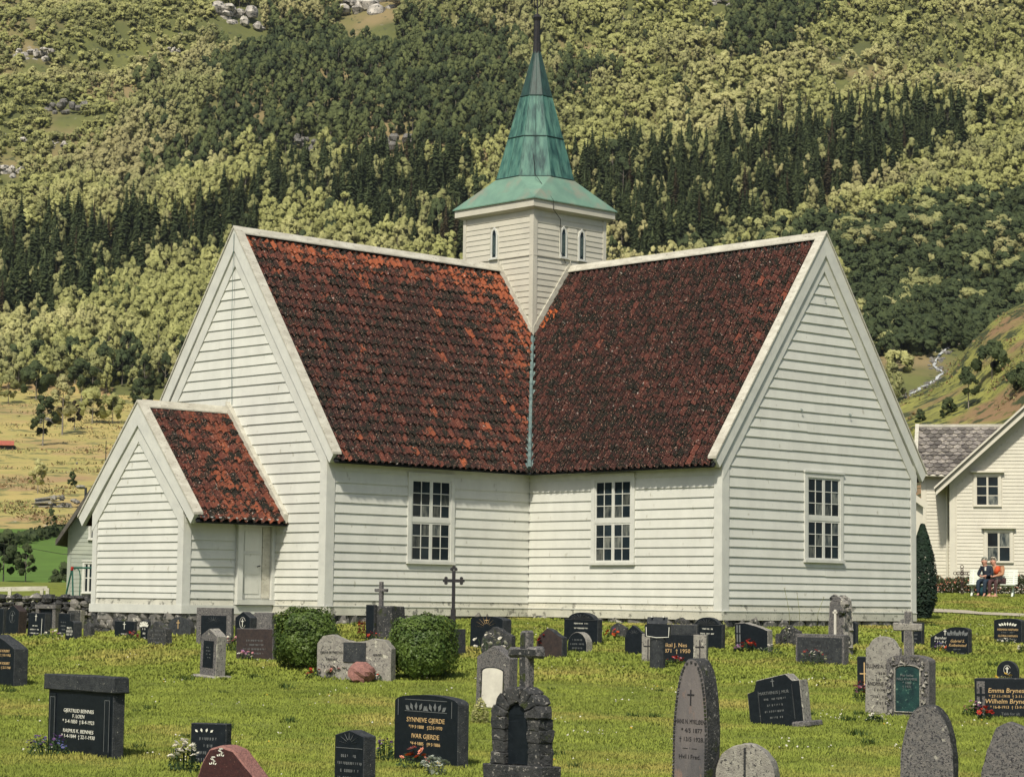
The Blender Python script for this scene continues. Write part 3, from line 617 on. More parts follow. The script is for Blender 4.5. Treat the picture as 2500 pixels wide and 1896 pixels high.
# ---- windows: casing, sill, head, mullion, transom, sashes, bars, panes
def window(parent, O, h, n, x0, x1, z0, z1, cols=2, rows=3, sashes=2, tiers=2, sill=.07, case=.12, head=.03, bar=.018, fr_=.045, name='window', mat=None, pull=0, mid=.09):
    mat = mat or TRIM; O = Vector(O); P = lambda x, z, d: O+h*x+Z_*z+n*d
    def bx(m, a, b_, c, d, e, f): m.hexa([P(a, c, e), P(b_, c, e), P(b_, d, e), P(a, d, e)], [P(a, c, f), P(b_, c, f), P(b_, d, f), P(a, d, f)])
    m = MB(); bx(m, x0, x1, z0, z1, .0, .012); wn = m.build(name, INNER, parent)
    m = MB(); bx(m, x0, x0+case, z0+sill, z1, .012, .06); bx(m, x1-case, x1, z0+sill, z1, .012, .06); bx(m, x0+case, x1-case, z1-case, z1, .012, .058); m.build('casing', mat, wn)
    m = MB(); bx(m, x0-.02, x1+.02, z0, z0+sill, .0, .10); m.build('sill', mat, wn); m = MB(); bx(m, x0-.025, x1+.025, z1, z1+head+.02, .0, .085); m.build('head_board', mat, wn)
    xa, xb, za, zb = x0+case, x1-case, z0+sill, z1-case
    tz = [(za, zb)] if tiers == 1 else [(za, (za+zb)/2-mid*.5), ((za+zb)/2+mid*.5, zb)]
    if tiers == 2: m = MB(); bx(m, xa, xb, tz[0][1], tz[1][0], .012, .045); m.build('transom', mat, wn)
    sw = (xb-xa)/sashes
    for (zl, zh_) in tz:
        for k in range(sashes):
            a, b_ = xa+k*sw+.002, xa+(k+1)*sw-.002; m = MB()
            bx(m, a, a+fr_, zl, zh_, .014, .036); bx(m, b_-fr_, b_, zl, zh_, .014, .036); bx(m, a+fr_, b_-fr_, zl, zl+fr_, .014, .035); bx(m, a+fr_, b_-fr_, zh_-fr_, zh_, .014, .035)
            a += fr_; b_ -= fr_; c, d = zl+fr_, zh_-fr_
            for i in range(1, cols): x = a+(b_-a)*i/cols; bx(m, x-bar/2, x+bar/2, c, d, .016, .034)
            for i in range(1, rows): z = c+(d-c)*i/rows; bx(m, a, b_, z-bar/2, z+bar/2, .016, .032)
            m.build('sash', mat, wn)
            for i in range(cols):
                for j in range(rows):
                    p = MB(); t = rnd(-.002, .002)
                    xs = (a+(b_-a)*i/cols, a+(b_-a)*(i+1)/cols); zs = (c+(d-c)*j/rows, c+(d-c)*(j+1)/rows)
                    p.add([P(xs[0], zs[0], .020+t), P(xs[1], zs[0], .020), P(xs[1], zs[1], .020-t), P(xs[0], zs[1], .020)], [(0, 1, 2, 3)]); p.build('pane', GLASS if (i*3+j*5+k*7+int(zl*9)+int(abs(O.x)*3)) % 4 or name != 'window' else GLASS2, wn)
    return wn
window(CH, (0, 0, 0), X_, -Y_, *win_r); window(CH, (0, -A_, 0), Y_, X_, *win_l); window(CH, (B_, 0, 0), Y_, X_, *win_g)
# ---- valley flashing with the pipe-like seam, and the outlet at its foot
m = MB(); a, c = Vector((.36, -.36, HE-.05)), Vector((cx+T2-.03, cy-T2+.03, HE-.05+(cy-T2+E_)*SL)); dv = (c-a).normalized(); sd = Vector((1, 1, 0)).normalized(); nv = sd.cross(dv)*-1
nv = nv if nv.z > 0 else -nv
m.hexa([a-sd*.13-nv*.02, a+sd*.13-nv*.02, c+sd*.13-nv*.02, c-sd*.13-nv*.02], [a-sd*.13+nv*.05, a+sd*.13+nv*.05, c+sd*.13+nv*.05, c-sd*.13+nv*.05])
m.tube([a+nv*.075, c+nv*.075], .05, 8); VF = m.build('valley_flashing', LEAD, CH)
for k in range(9):
    p = a+(c-a)*(k+.5)/9; m = MB(); m.tube([p+nv*.075-dv*.015, p+nv*.075+dv*.015], .058, 8); m.build('seam', LEAD, VF)
m = MB(); m.hexa([a+sd*.12+Z_*.06, a-sd*.12+Z_*.06, a-sd*.12-Vector((.12, -.12, 0))-Z_*.1, a+sd*.12-Vector((.12, -.12, 0))-Z_*.1], [q-Z_*.03 for q in (a+sd*.12+Z_*.06, a-sd*.12+Z_*.06, a-sd*.12-Vector((.12, -.12, 0))-Z_*.1, a+sd*.12-Vector((.12, -.12, 0))-Z_*.1)]); m.build('valley_outlet', LEAD, CH)
# ---- tower
TW = MB().box(cx-T2+.0, cx+T2, cy-T2, cy+T2, 5.5, 11.1).build('tower_wall', TOWERP, CH)
tr = [7.3+.135*0]; z = 7.35; TZ = []
while z < 9.75: TZ.append(z); z += .165
TZ.append(9.80); z = 9.83; TU = []
while z < 11.0: TU.append(z); z += .15
TU.append(11.08)
zl_ = lambda y: HE+(y+E_)*SL       # roof plane height along the tower faces
# left face (y = cy-T2, facing -Y): roof plane A rises towards -X
def fL0(z): return max(0.02, (cx+T2)-(0) - 0 and 0.02)
def edgeA(z): # plan x on roof plane A at height z, measured from the tower's left corner
    x = E_-(z-HE)/SL; return max(.0, x-(cx-T2))
def edgeB(z):
    y = (z-HE)/SL-E_; return min(2*T2, y-(cy-T2))
O1, O2 = (cx-T2, cy-T2, 0), (cx+T2, cy-T2, 0)
for Z in (TZ, TU):
    zz = jz(Z)
    clad(CH, O1, X_, -Y_, zz, lambda z: max(.11, edgeA(z)+.14 if z < H_ else .11), lambda z: 2*T2-.12, TOWERP, [(1.13-.03, 1.49-.03, 9.85, 10.72)] if Z is TU else (), .022, 0)
    if Z is TU:
        for z0, z1 in zip(zz, zz[1:]):
            zm = (z0+z1)/2; sg = [(.12, .96), (1.32, 1.67), (2.03, 2*T2-.11)] if 9.85 < zm < 10.72 else [(.12, 2*T2-.11)]
            for s0, s1 in sg: plank(CH, O2, Y_, X_, z0, z1, lambda z: s0, lambda z: s1, TOWERP, .022)
    else: clad(CH, O2, Y_, X_, zz, lambda z: .12, lambda z: min(2*T2-.11, edgeB(z)-.14 if z < H_ else 2*T2-.11), TOWERP, (), .022, 0)
obox('tower_corner_board', TOWERP, CH, O1, X_, -Y_, 2*T2-.12, 2*T2+.035, 7.45, 11.1, 0, .035); obox('tower_corner_board', TOWERP, CH, O2, Y_, X_, 0, .12, 7.45, 11.1, 0, .035)
obox('tower_corner_board', TOWERP, CH, O1, X_, -Y_, 0, .12, 9.6, 11.1, 0, .035); obox('tower_corner_board', TOWERP, CH, O2, Y_, X_, 2*T2-.12, 2*T2, 9.6, 11.1, 0, .035)
for (O, h, n, f) in ((O1, X_, -Y_, 'A'), (O2, Y_, X_, 'B')):     # sloping foot boards in the angle of roof and tower
    m = MB(); P = lambda x, z, d: Vector(O)+h*x+Z_*z+n*d
    za, zb = zl_(cy-T2)-.05, H_+.0
    xa = 2*T2 if f == 'A' else 0; xb = (edgeA(zb) if f == 'A' else edgeB(zb)); s_ = -1 if f == 'A' else 1
    q = [(xa, za), (xa, za+.30), (xb, zb+.22), (xb, zb-.05)]
    m.hexa([P(x, z, .0) for x, z in q], [P(x, z, .05) for x, z in q]); m.build('foot_board', WORN, CH)
    obox('belt_moulding', TOWERP, CH, O, h, n, .0 if f == 'A' else 0, 2*T2, 9.795, 9.825, 0, .042)
def lancet(O, h, n, xc, z0=9.88, z1=10.66, w_=.16):
    O = Vector(O); P = lambda x, z, d: O+h*(xc+x)+Z_*z+n*d
    def outline(w2, a, b_): return [(-w2, a), (w2, a), (w2, b_-w2*1.8), (w2*.72, b_-w2*.8), (0, b_), (-w2*.72, b_-w2*.8), (-w2, b_-w2*1.8)]
    o, i = outline(w_/2+.055, z0-.02, z1+.07), outline(w_/2, z0, z1)
    m = MB(); N_ = len(o); m.add([P(x, z, .04) for x, z in i]+[P(x, z, .012) for x, z in i]+[P(x, z, .0) for x, z in o]+[P(x, z, .04) for x, z in o],
      [(k, (k+1) % N_, N_*3+(k+1) % N_, N_*3+k) for k in range(N_)]+[(k, (k+1) % N_, N_+(k+1) % N_, N_+k) for k in range(N_)]+[(2*N_+k, 2*N_+(k+1) % N_, 3*N_+(k+1) % N_, 3*N_+k) for k in range(N_)])
    wn = m.build('lancet_window', TRIM, CH)
    m = MB(); m.add([P(x, z, .018) for x, z in i], [tuple(range(N_))]); m.build('louvre_screen', GLASS, wn)
    m = MB()
    for k in range(-9, 12):
        for sgn in (-1, 1):
            za = (z0+z1)/2+k*.05; p, q = (-w_/2, za), (w_/2, za+sgn*w_)
            if min(p[1], q[1]) > z0 and max(p[1], q[1]) < z1-.12: m.beam(P(*p, .022), P(*q, .022), .008, .004, n)
    m.build('lattice', LEAD, wn)
    m = MB(); m.hexa([P(-w_/2-.08, z0-.07, 0), P(w_/2+.08, z0-.07, 0), P(w_/2+.08, z0-.02, 0), P(-w_/2-.08, z0-.02, 0)], [P(-w_/2-.08, z0-.07, .09), P(w_/2+.08, z0-.07, .09), P(w_/2+.08, z0-.035, .09), P(-w_/2-.08, z0-.035, .09)]); m.build('sill', TRIM, wn)
lancet(O1, X_, -Y_, 1.28); lancet(O2, Y_, X_, 1.14); lancet(O2, Y_, X_, 1.85)
SE = 1.60
m = MB(); m.hexa([(cx+a*(T2+.05), cy+b_*(T2+.05), 11.06) for a, b_ in ((-1, -1), (1, -1), (1, 1), (-1, 1))], [(cx+a*SE, cy+b_*SE, 11.12) for a, b_ in ((-1, -1), (1, -1), (1, 1), (-1, 1))]); m.build('soffit', TOWERP, CH)
MB().box(cx-SE, cx+SE, cy-SE, cy+SE, 11.12, 11.34).build('cornice', TOWERP, CH)
def octa(R, z, a0=22.5): return [Vector((cx+R*cos(radians(a0+45*k)), cy+R*sin(radians(a0+45*k)), z)) for k in range(8)]
SP = empty('spire', (0, 0, 0)); SP.parent = CH
e = SE+.045; sq4 = [Vector((cx+a*e, cy+b_*e, 11.35)) for a, b_ in ((1, 1), (-1, 1), (-1, -1), (1, -1))]; o8 = octa(1.17, 12.15); om = octa(1.62, 11.62)
for k in range(4):   # corner k at angle 45+90k sits between octagon corners 2k, 2k+1 -> faces
    c_ = sq4[k]; cn = sq4[(k+1) % 4]; a, b_, c2 = o8[2*k], o8[2*k+1], o8[(2*k+2) % 8]
    dn = Vector((0, 0, -.03))
    for q in ([c_, b_, a], [c_, cn, c2, b_]):
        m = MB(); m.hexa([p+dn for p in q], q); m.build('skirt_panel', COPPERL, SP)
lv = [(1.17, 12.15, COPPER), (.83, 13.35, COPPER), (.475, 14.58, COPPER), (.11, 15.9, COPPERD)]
for li in range(3):
    (R0, z0, mt), (R1, z1, _) = lv[li], lv[li+1]; lo, hi = octa(R0, z0), octa(R1, z1)
    for k in range(8):
        k2 = (k+1) % 8; f = (lo[k]+lo[k2]-hi[k]-hi[k2]); inn = Vector((cx, cy, z0))-(lo[k]+lo[k2])/2; inn = inn.normalized()*.02
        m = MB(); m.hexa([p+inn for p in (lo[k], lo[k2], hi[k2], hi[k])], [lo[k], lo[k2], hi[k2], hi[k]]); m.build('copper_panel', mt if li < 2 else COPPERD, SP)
        m = MB(); m.tube([(lo[k]+lo[k2])/2, (hi[k]+hi[k2])/2], .006, 4); m.build('standing_seam', COPPERD, SP); m = MB(); m.tube([lo[k], hi[k]], .014, 5); m.build('seam', COPPER if li < 2 else COPPERD, SP)
    m = MB(); R_ = R0+.012
    for k in range(8): m.tube([octa(R_, z0)[k], octa(R_, z0)[(k+1) % 8]], .016, 5)
    m.build('ring_seam', COPPERD, SP)
m = MB(); m.tube([(cx, cy, 15.85), (cx, cy, 16.2), (cx, cy, 16.8), (cx, cy, 16.9), (cx, cy, 17.0)], [.12, .10, .09, .13, .06], 8); m.build('finial_post', IRON, SP)
m = MB(); m.tube([(cx, cy, 16.9), (cx, cy, 19.0)], .022, 6)
for zc, sc_ in ((17.35, 1), (17.62, .7)):
    for k in range(4):
        a = radians(45*k*2+0); d = Vector((cos(a), sin(a), 0)); m.tube([Vector((cx, cy, zc-.18*sc_)), Vector((cx, cy, zc-.1*sc_))+d*.11*sc_, Vector((cx, cy, zc+.04*sc_))+d*.13*sc_, Vector((cx, cy, zc+.13*sc_))+d*.06*sc_, Vector((cx, cy, zc+.06*sc_))+d*.03], .012, 5)
m.tube([(cx, cy, 17.8), (cx, cy, 17.86), (cx, cy, 17.98), (cx, cy, 18.04)], [.03, .09, .09, .03], 8); m.beam((cx-.35, cy, 18.6), (cx+.35, cy, 18.6), .03, .03); m.build('weather_vane', IRON, SP)
m = MB(); m.tube([(cx+.55, cy-.62, 12.9), (cx+1.0, cy-1.0, 12.16), (cx+SE+.05, cy-.9, 11.35), (cx+SE+.01, cy-.85, 11.1), (cx+T2+.045, cy-.42, 10.9), (cx+T2+.045, cy-.40, 10.0), (cx+T2+.045, cy-.2, 9.7)], .008, 5); m.build('lightning_wire', IRON, CH)
# stone footing stones under the base boards
def footing(O, h, n, L_, seed):
    random.seed(seed); O = Vector(O)
    for row in range(3):
        x = rnd(-.1, .1)
        while x < L_:
            w_ = rnd(.22, .75)*(1-.15*row); p = O+h*(x+w_/2)-n*rnd(.05, .12); z0 = gz(p.x, p.y); hz = rnd(.10, .17); z = -.10-row*.19+rnd(-.04, .03); x += w_*rnd(.9, 1.02)
            if z < z0-.1: continue
            m = MB(); off = Vector((rnd(0, 99), 0, 0)); vs = []
            for zz in (-1, -.35, .5, 1):
                for k in range(9):
                    a = 2*pi*k/9; v = h*cos(a)*w_*.52*(1-.18*abs(zz))+n*sin(a)*.17*(1-.3*abs(zz))+Z_*zz*hz; vs.append(Vector((p.x, p.y, z))+v*(1+.25*noise.noise(v*5+off)))
            m.add(vs, [(i*9+k, (i+1)*9+k, (i+1)*9+(k+1) % 9, i*9+(k+1) % 9) for i in range(3) for k in range(9)]+[tuple(range(27, 36))]); m.build('footing_stone', ROCK if rnd(0, 1) < .75 else DSTONE, CH)
footing((B_, 0, 0), Y_, X_, W, 1); footing((0, 0, 0), X_, -Y_, B_, 2); footing((0, -A_, 0), Y_, X_, A_, 3)
# ---- annexe (vestry) against the left gable
AX, AW, AY, AL, AH = -3.87, 1.88, -9.32, 2.66, 5.04
AN = MB(); pr = [(-AW, .02), (AW, .02), (AW, 2.62), (0, AH-.16), (-AW, 2.62)]
AN.hexa([(AX+x, AY, z) for x, z in pr], [(AX+x, AY+AL, z) for x, z in pr]); AN.build('annexe_wall', WHITE, CH)
ahe = 2.28; aov = .55; asl = (AH-ahe)/(AW+aov); 
ROWA = [.20, .34, .49, .65, .81, .98, 1.16, 1.33, 1.50, 1.68, 1.86, 2.04]+[2.04+.2*i for i in range(1, 13)]
ag = lambda z: max(.2, AW-max(0, (AH-.60-z))/asl*1.0+.02); ah_ = lambda z: 2*AW-ag(z)
clad(CH, (AX-AW, AY, 0), X_, -Y_, jz(ROWA), ag, ah_, WHITE, joints=.35)
clad(CH, (AX+AW, AY, 0), Y_, X_, jz(ROWS[:9]+[1.95, 2.12]), lambda z: .18, lambda z: 1.46, WHITE, joints=.2)
gable_trim(CH, None, (AX, AY, 0), X_, -Y_, AW, AH+.01, 0, ahe+.02, aov, bw=.24)
obox('corner_board', TRIM, CH, (AX-AW, AY, 0), X_, -Y_, 0, .18, .12, 2.3, 0, .045); obox('corner_board', TRIM, CH, (AX-AW, AY, 0), X_, -Y_, 2*AW-.18, 2*AW+.045, .19, 2.3, 0, .045)
obox('corner_board', TRIM, CH, (AX+AW, AY, 0), Y_, X_, 0, .18, .19, 2.3, 0, .045); obox('base_board', TRIM, CH, (AX-AW, AY, 0), X_, -Y_, -.05, 2*AW+.06, .0, .20, 0, .06); obox('base_board', TRIM, CH, (AX+AW, AY, 0), Y_, X_, 0, AL, .0, .20, 0, .06)
obox('frieze_board', TRIM, CH, (AX+AW, AY, 0), Y_, X_, 0, AL, 2.12, 2.30, 0, .05)
arun = AW+aov; upC = Vector((-arun, 0, AH-ahe)).normalized(); nC = Vector((AH-ahe, 0, arun)).normalized(); la = sqrt(arun**2+(AH-ahe)**2)
roof_slab(CH, [(AX+arun, AY-.02, ahe-.14), (AX, AY-.02, AH-.14), (AX, AY+AL, AH-.14), (AX+arun, AY+AL, ahe-.14)]); roof_slab(CH, [(AX-arun, AY-.02, ahe-.14), (AX, AY-.02, AH-.05), (AX, AY+AL, AH-.05), (AX-arun, AY+AL, ahe-.14)], mat=TILE)
tiles(2, Vector((AX+arun+.02, AY, ahe-.09)), Y_, upC, nC, AL, 11, la/11.2, 11, (lambda p: Vector((max(p.x, AX+.07), p.y, p.z if p.x > AX+.07 else AH-.08))), lambda c: False, 100, lambda i, j: True)
ridge(CH, (AX, AY+.02, AH+.0), (AX, AY+AL, AH+.0))
m = MB(); P = lambda x, z, d: Vector((AX+x, AY+AL-d, z)); q = [(0, AH+.2), (arun+.02, ahe+.12), (arun+.02, ahe-.10), (0, AH-.06)]
m.hexa([P(x, z, .0) for x, z in q], [P(x, z, .16) for x, z in q]); m.build('flashing_board', WORN, CH)
MB().box(AX+AW, AX+arun-.02, AY, AY+AL, 2.24, 2.27).build('eave_board', TRIM, CH)
# door in a deep frame on the annexe's side
DO = (AX+AW, AY, 0)
dr = obox('door', WHITE, CH, DO, Y_, X_, 1.68, 2.28, .38, 2.08, .0, .02)
for z0, z1 in ((.48, .86), (.95, 1.40), (1.50, 1.98)): obox('door_panel', WHITE, dr, DO, Y_, X_, 1.76, 2.20, z0, z1, .02, .032)
obox('door_rail', TRIM, dr, DO, Y_, X_, 1.68, 2.28, 1.43, 1.47, .02, .038)
obox('door_jamb', TRIM, CH, DO, Y_, X_, 1.52, 1.67, .34, 2.10, 0, .10); obox('door_jamb', TRIM, CH, DO, Y_, X_, 2.54, 2.645, .34, 2.10, 0, .10); obox('door_reveal', WORN, CH, DO, Y_, X_, 2.30, 2.53, .38, 2.08, 0, .03)
obox('door_lintel', TRIM, CH, DO, Y_, X_, 1.50, 2.645, 2.10, 2.22, 0, .11); obox('door_sill', TRIM, CH, DO, Y_, X_, 1.50, 2.645, .22, .335, 0, .13); m = MB(); m.tube([(AX+AW+.02, AY+2.2, 1.15), (AX+AW+.07, AY+2.2, 1.15), (AX+AW+.07, AY+2.12, 1.13)], .012, 6); m.build('door_handle', IRON, dr)
footing((AX-AW, AY, 0), X_, -Y_, 2*AW, 4); footing((AX+AW, AY, 0), Y_, X_, AL, 5)
for y_, z_ in ((3.75, 8.0), (2.85, 5.15), (4.75, 5.15)): m = MB(); m.tube([(B_+.03, y_, z_), (B_+.08, y_, z_+.0), (B_+.085, y_+.03, z_-.03), (B_+.085, y_, z_-.06), (B_+.085, y_-.03, z_-.03), (B_+.08, y_, z_)], .008, 6); m.build('iron_ring', LEAD, CH)
m = MB(); m.tube([(-3.72, -A_-.13, 9.45), (-3.72, -A_-.14, 7.0), (-3.75, -A_-.05, 5.15)], .007, 5); m.build('lightning_wire', LEAD, CH)
print('PLANKS', NPL[0])
# ================================================================ graveyard
random.seed(33)
def text(body, size, parent, loc, mat, align='CENTER', sx=1., ext=.0015, sh=0):
    cu = bpy.data.curves.new('inscription', 'FONT'); cu.body = body; cu.size = size; cu.align_x = align; cu.extrude = ext; cu.shear = sh; cu.resolution_u = 2; cu.space_line = 1.05; cu.materials.append(mat)
    o = link('inscription', cu, parent, loc); o.rotation_euler = (pi/2, 0, 0); o.scale = (sx, 1, 1)
    me = bpy.data.meshes.new_from_object(o); me.name = 'inscription'; bpy.data.objects.remove(o); o = link('inscription', me, parent, loc); o.rotation_euler = (pi/2, 0, 0); o.scale = (sx, 1, 1); return o
def worn(parent, w_, z1, rows, mat, y, h=.035, gap=.075, wf=.7):
    """lines of lettering worn past reading"""
    m = MB()
    for r_ in range(rows):
        L_ = w_*wf*rnd(.55, 1.); x = -L_/2; z = z1-r_*gap
        while x < L_/2:
            d = rnd(.010, .022)
            if rnd(0, 1) < .85:
                k = random.randrange(3)
                if k != 1: m.box(x, x+.006, y-.002, y, z, z+h)
                if k != 0: m.box(x+.008, x+.008+d*.6, y-.002, y, z+h*.75*(k == 1), z+h*(.25+.75*(k == 1)))
                m.box(x+.010, x+.016, y-.002, y, z+h*.2, z+h)
            x += d+.012
    return m.build('inscription', mat, parent, fix=False)
def outline(shape, w_, h):
    a = w_/2
    if shape == 'rect': P = [(-a, 0), (a, 0), (a, h), (-a, h)]
    elif shape == 'low': P = [(-a, 0), (a, 0)]+[(a*cos(t), h-.10*h+.10*h*sin(t)) for t in [pi*k/12 for k in range(13)]]
    elif shape == 'arch': r = min(a, h*.6); P = [(-a, 0), (a, 0)]+[(a*cos(t), h-r+r*sin(t)) for t in [pi*k/14 for k in range(15)]]
    elif shape == 'gable': P = [(-a, 0), (a, 0), (a, h-w_*.28), (0, h), (-a, h-w_*.28)]
    elif shape == 'peak': P = [(-a, 0), (a, 0), (a, h-w_*.13), (0, h), (-a, h-w_*.13)]
    elif shape == 'ogive':
        P = [(-a, 0), (a, 0)]+[(a*(1-.0*u)*cos(u*pi/2)**.75, h*.50+h*.50*sin(u*pi/2)**1.25) for u in [k/9 for k in range(10)]]; P += [(-x, z) for x, z in P[-2:1:-1]]
    elif shape == 'sho': r = a*.66; P = [(-a, 0), (a, 0), (a, h-r*.95), (a*.86, h-r*.95)]+[(r*1.18*cos(t), h-r*.85+r*.85*sin(t)) for t in [pi*k/10 for k in range(0, 11)]]+[(-a*.86, h-r*.95), (-a, h-r*.95)]
    elif shape == 'step': P = [(-a, 0), (a, 0), (a, h*.86), (a*.72, h*.84), (a*.5, h), (-a*.62, h*.93), (-a*.72, h*.72), (-a, h*.70)]
    elif shape == 'slant': P = [(-a, 0), (a, 0), (a, h*.72), (a*.5, h*.80), (a*.2, h*.93), (-a*.2, h), (-a*.55, h*.86), (-a*.8, h*.78), (-a, h*.6)]
    elif shape == 'rslope': P = [(-a, 0), (a, 0), (a, h*.42), (a*.62, h*.62), (a*.15, h*.93), (-a*.25, h), (-a*.6, h*.94), (-a*.85, h*.7), (-a, h*.45)]
    elif shape == 'wave': P = [(-a, 0), (a, 0), (a, h*.72), (a*.82, h*.90), (a*.5, h*.93), (a*.25, h*.86), (0, h*.84), (-a*.3, h*.88), (-a*.6, h), (-a*.85, h*.96), (-a, h*.8)]
    elif shape == 'fall': P = [(-a, 0), (a, 0), (a, h*.74), (a*.3, h*.88), (-a*.4, h), (-a, h*.97)]
    elif shape == 'bowl': P = [(-a, 0), (a, 0), (a, h*.8), (a*.8, h*.8)]+[(a*.75*cos(t), h*.8+h*.2*sin(t)) for t in [pi*k/8 for k in range(9)]]+[(-a*.8, h*.8), (-a, h*.8)]
    elif shape == 'pil': P = [(-a, 0), (a, 0), (a*.80, h*.93), (a*.3, h), (-a*.2, h*.985), (-a*.75, h*.9)]
    return P
def slab(P, th, mats, parent, rough=0., name='slab', y0=0., bev=.008, sub=0):
    """upright stone with its dressed front towards -y; front = first material, sides and top = second"""
    bm = bmesh.new(); n = len(P); sd = rnd(0, 50)
    f = [bm.verts.new((x, y0, z)) for x, z in P]; b_ = [bm.verts.new((x, y0+th, z)) for x, z in P]
    ff = bm.faces.new(f[::-1]); ff.material_index = 0; bf = bm.faces.new(b_); bf.material_index = 1
    for i in range(n): q = bm.faces.new((f[i], f[(i+1) % n], b_[(i+1) % n], b_[i])); q.material_index = 1
    if bev: bmesh.ops.bevel(bm, geom=[e for e in bm.edges], offset=bev, segments=1, profile=.7, affect='EDGES', material=-1)
    if rough:
        bmesh.ops.triangulate(bm, faces=bm.faces[:]); 
        for _ in range(sub or 2): bmesh.ops.subdivide_edges(bm, edges=[e for e in bm.edges if e.calc_length() > .09], cuts=1)
        for v in bm.verts:
            k = .25 if v.co.y < y0+.004 else 1.
            d = Vector((noise.noise(v.co*9+Vector((sd, 0, 0))), noise.noise(v.co*9+Vector((0, sd, 0)))*k, noise.noise(v.co*9+Vector((0, 0, sd)))))+.5*Vector((noise.noise(v.co*22), noise.noise(v.co*22+Vector((9, 9, 9)))*k, 0)); v.co += d*rough
    bmesh.ops.recalc_face_normals(bm, faces=bm.faces); me = bpy.data.meshes.new(name); bm.to_mesh(me); bm.free()
    for m in mats: me.materials.append(m)
    return link(name, me, parent)
def cross(m, x, z, h, w_, t, y, d=.004, hi=.68):
    m.box(x-t/2, x+t/2, y-d, y, z, z+h); m.box(x-w_/2, x-t/2-.0005, y-d, y, z+h*hi-t/2, z+h*hi+t/2); m.box(x+t/2+.0005, x+w_/2, y-d, y, z+h*hi-t/2, z+h*hi+t/2)
def rays(m, x, z, r, y, n=9, d=.004):
    for k in range(n):
        a = pi*(k+.5)/n; c, s_ = cos(a), sin(a); q = r*.3
        m.hexa([(x+c*q-s_*.004, y, z+s_*q), (x+c*q+s_*.004, y, z+s_*q), (x+c*r, y, z+s_*r*.75)], [(x+c*q-s_*.004, y-d, z+s_*q), (x+c*q+s_*.004, y-d, z+s_*q), (x+c*r, y-d, z+s_*r*.75)])
def leaves(m, x0, x1, z, s_, y, n=6, mi=0):
    for k in range(n):
        u = (k+.5)/n; x = x0+(x1-x0)*u; a = (u-.5)*2.4; dx, dz = sin(a)*s_, cos(a)*s_; w_ = s_*.32
        m.add([(x, y-.002, z), (x+dx*.5-dz*.5*.6, y-.006, z+dz*.5+dx*.3), (x+dx, y-.002, z+dz), (x+dx*.5+dz*.5*.6, y-.006, z+dz*.5-dx*.3)], [(0, 1, 2, 3)], mi)
def place(xL, xR, xS, yT, yB, al=50):
    q, s = ground((xL+xR)/2, yB); k = FPX/s; a = radians(al); W_ = (xR-xL)/(k*cos(a)); T_ = max(.10, min(.6, (xS-xR)/(k*sin(a)) if xS > xR else .15)); H = (yB-yT)/k+.02
    return q, W_, T_, H, YAW-a+0  # front normal turned to the left of the camera by al
def stone(xL, xR, xS, yT, yB, shape, mats, label, al=50, rough=0., tilt=(0, 0), bev=.008, name='gravestone', sub=0, thick=None):
    q, W_, T_, H, rz = place(xL, xR, xS, yT, yB, al)
    if thick: T_ = thick
    r_ = empty(name, (q.x, q.y, q.z-.03), rz, label, 'gravestone'); r_.rotation_euler = (radians(tilt[0]), radians(tilt[1]), rz)
    slab(outline(shape, W_, H+.03), T_, mats, r_, rough, bev=bev, sub=sub); return r_, W_, H+.03, T_
BK, BR = [BSTONE, BSIDE], [BSIDE, BSIDE]
# --- nearest row
r_, w_, h, t = stone(94, 291, 315, 1690, 1842, 'rect', BK, 'wide black gravestone under a heavy stone lintel, purple flowers at its foot', al=48)
slab([(x, z+h-.015) for x, z in outline('rect', w_*1.09, .19)], t*1.35, [BSIDE, BSIDE], r_, .012, 'cap_stone', y0=-.04, bev=.012)
m = MB()
for sx in (-1, 1):
    m.box(sx*w_*.42-.07, sx*w_*.42+.07, -.012, -.0005, .0, h-.06)
m.build('pilaster', BSTONE, r_)
m = MB()
for sx in (-1, 1):
    c = sx*w_*.42
    for a in (-.055, .049): m.box(c+a, c+a+.006, -.0145, -.0125, .1, h-.10)
    m.box(c-.049, c+.049, -.0145, -.0125, h-.106, h-.10)
m.build('frame_line', GREYL, r_)
text('GJERTRUD BEINNES\nF. LOEN\n* 3-4-1850  † 8-4-1923', .062, r_, (-.03, -.003, h*.66), CREAM, sx=1.25); text('RASMUS K. BEINNES\n* 1-4-1844  † 22-1-1930', .062, r_, (-.03, -.003, h*.36), CREAM, sx=1.25)
r_, w_, h, t = stone(957, 1118, 1144, 1703, 1866, 'low', BK, 'black gravestone with carved leaf panel and gilt names, roses before it', al=50)
m = MB(); leaves(m, -w_*.28, -.02, h*.78, .10, -.001, 5); leaves(m, .02, w_*.28, h*.78, .10, -.001, 5); m.box(-w_*.33, w_*.33, -.004, -.0005, h*.765, h*.772); m.box(-w_*.33, w_*.33, -.004, -.0005, h*.925, h*.932)
for sx in (-.44, .40): m.box(w_*sx, w_*sx+.006, -.004, -.0005, h*.70, h*.93)
m.build('leaf_carving', GREYL, r_, fix=False)
text('SYNNEVE GJERDE', .078, r_, (0, -.003, h*.62), GOLD, sx=1.2); text('*19·3·1888   †22·5·1970', .055, r_, (0, -.003, h*.53), GOLD, sx=1.2); text('IVAR GJERDE', .078, r_, (0, -.003, h*.395), GOLD, sx=1.2); text('*4·4·1885   †9·3·1886', .055, r_, (0, -.003, h*.30), GOLD, sx=1.2)
r_, w_, h, t = stone(812, 888, 916, 1789, 1950, 'peak', BK, 'small black pointed gravestone with engraved sunrays at the bottom edge', al=44)
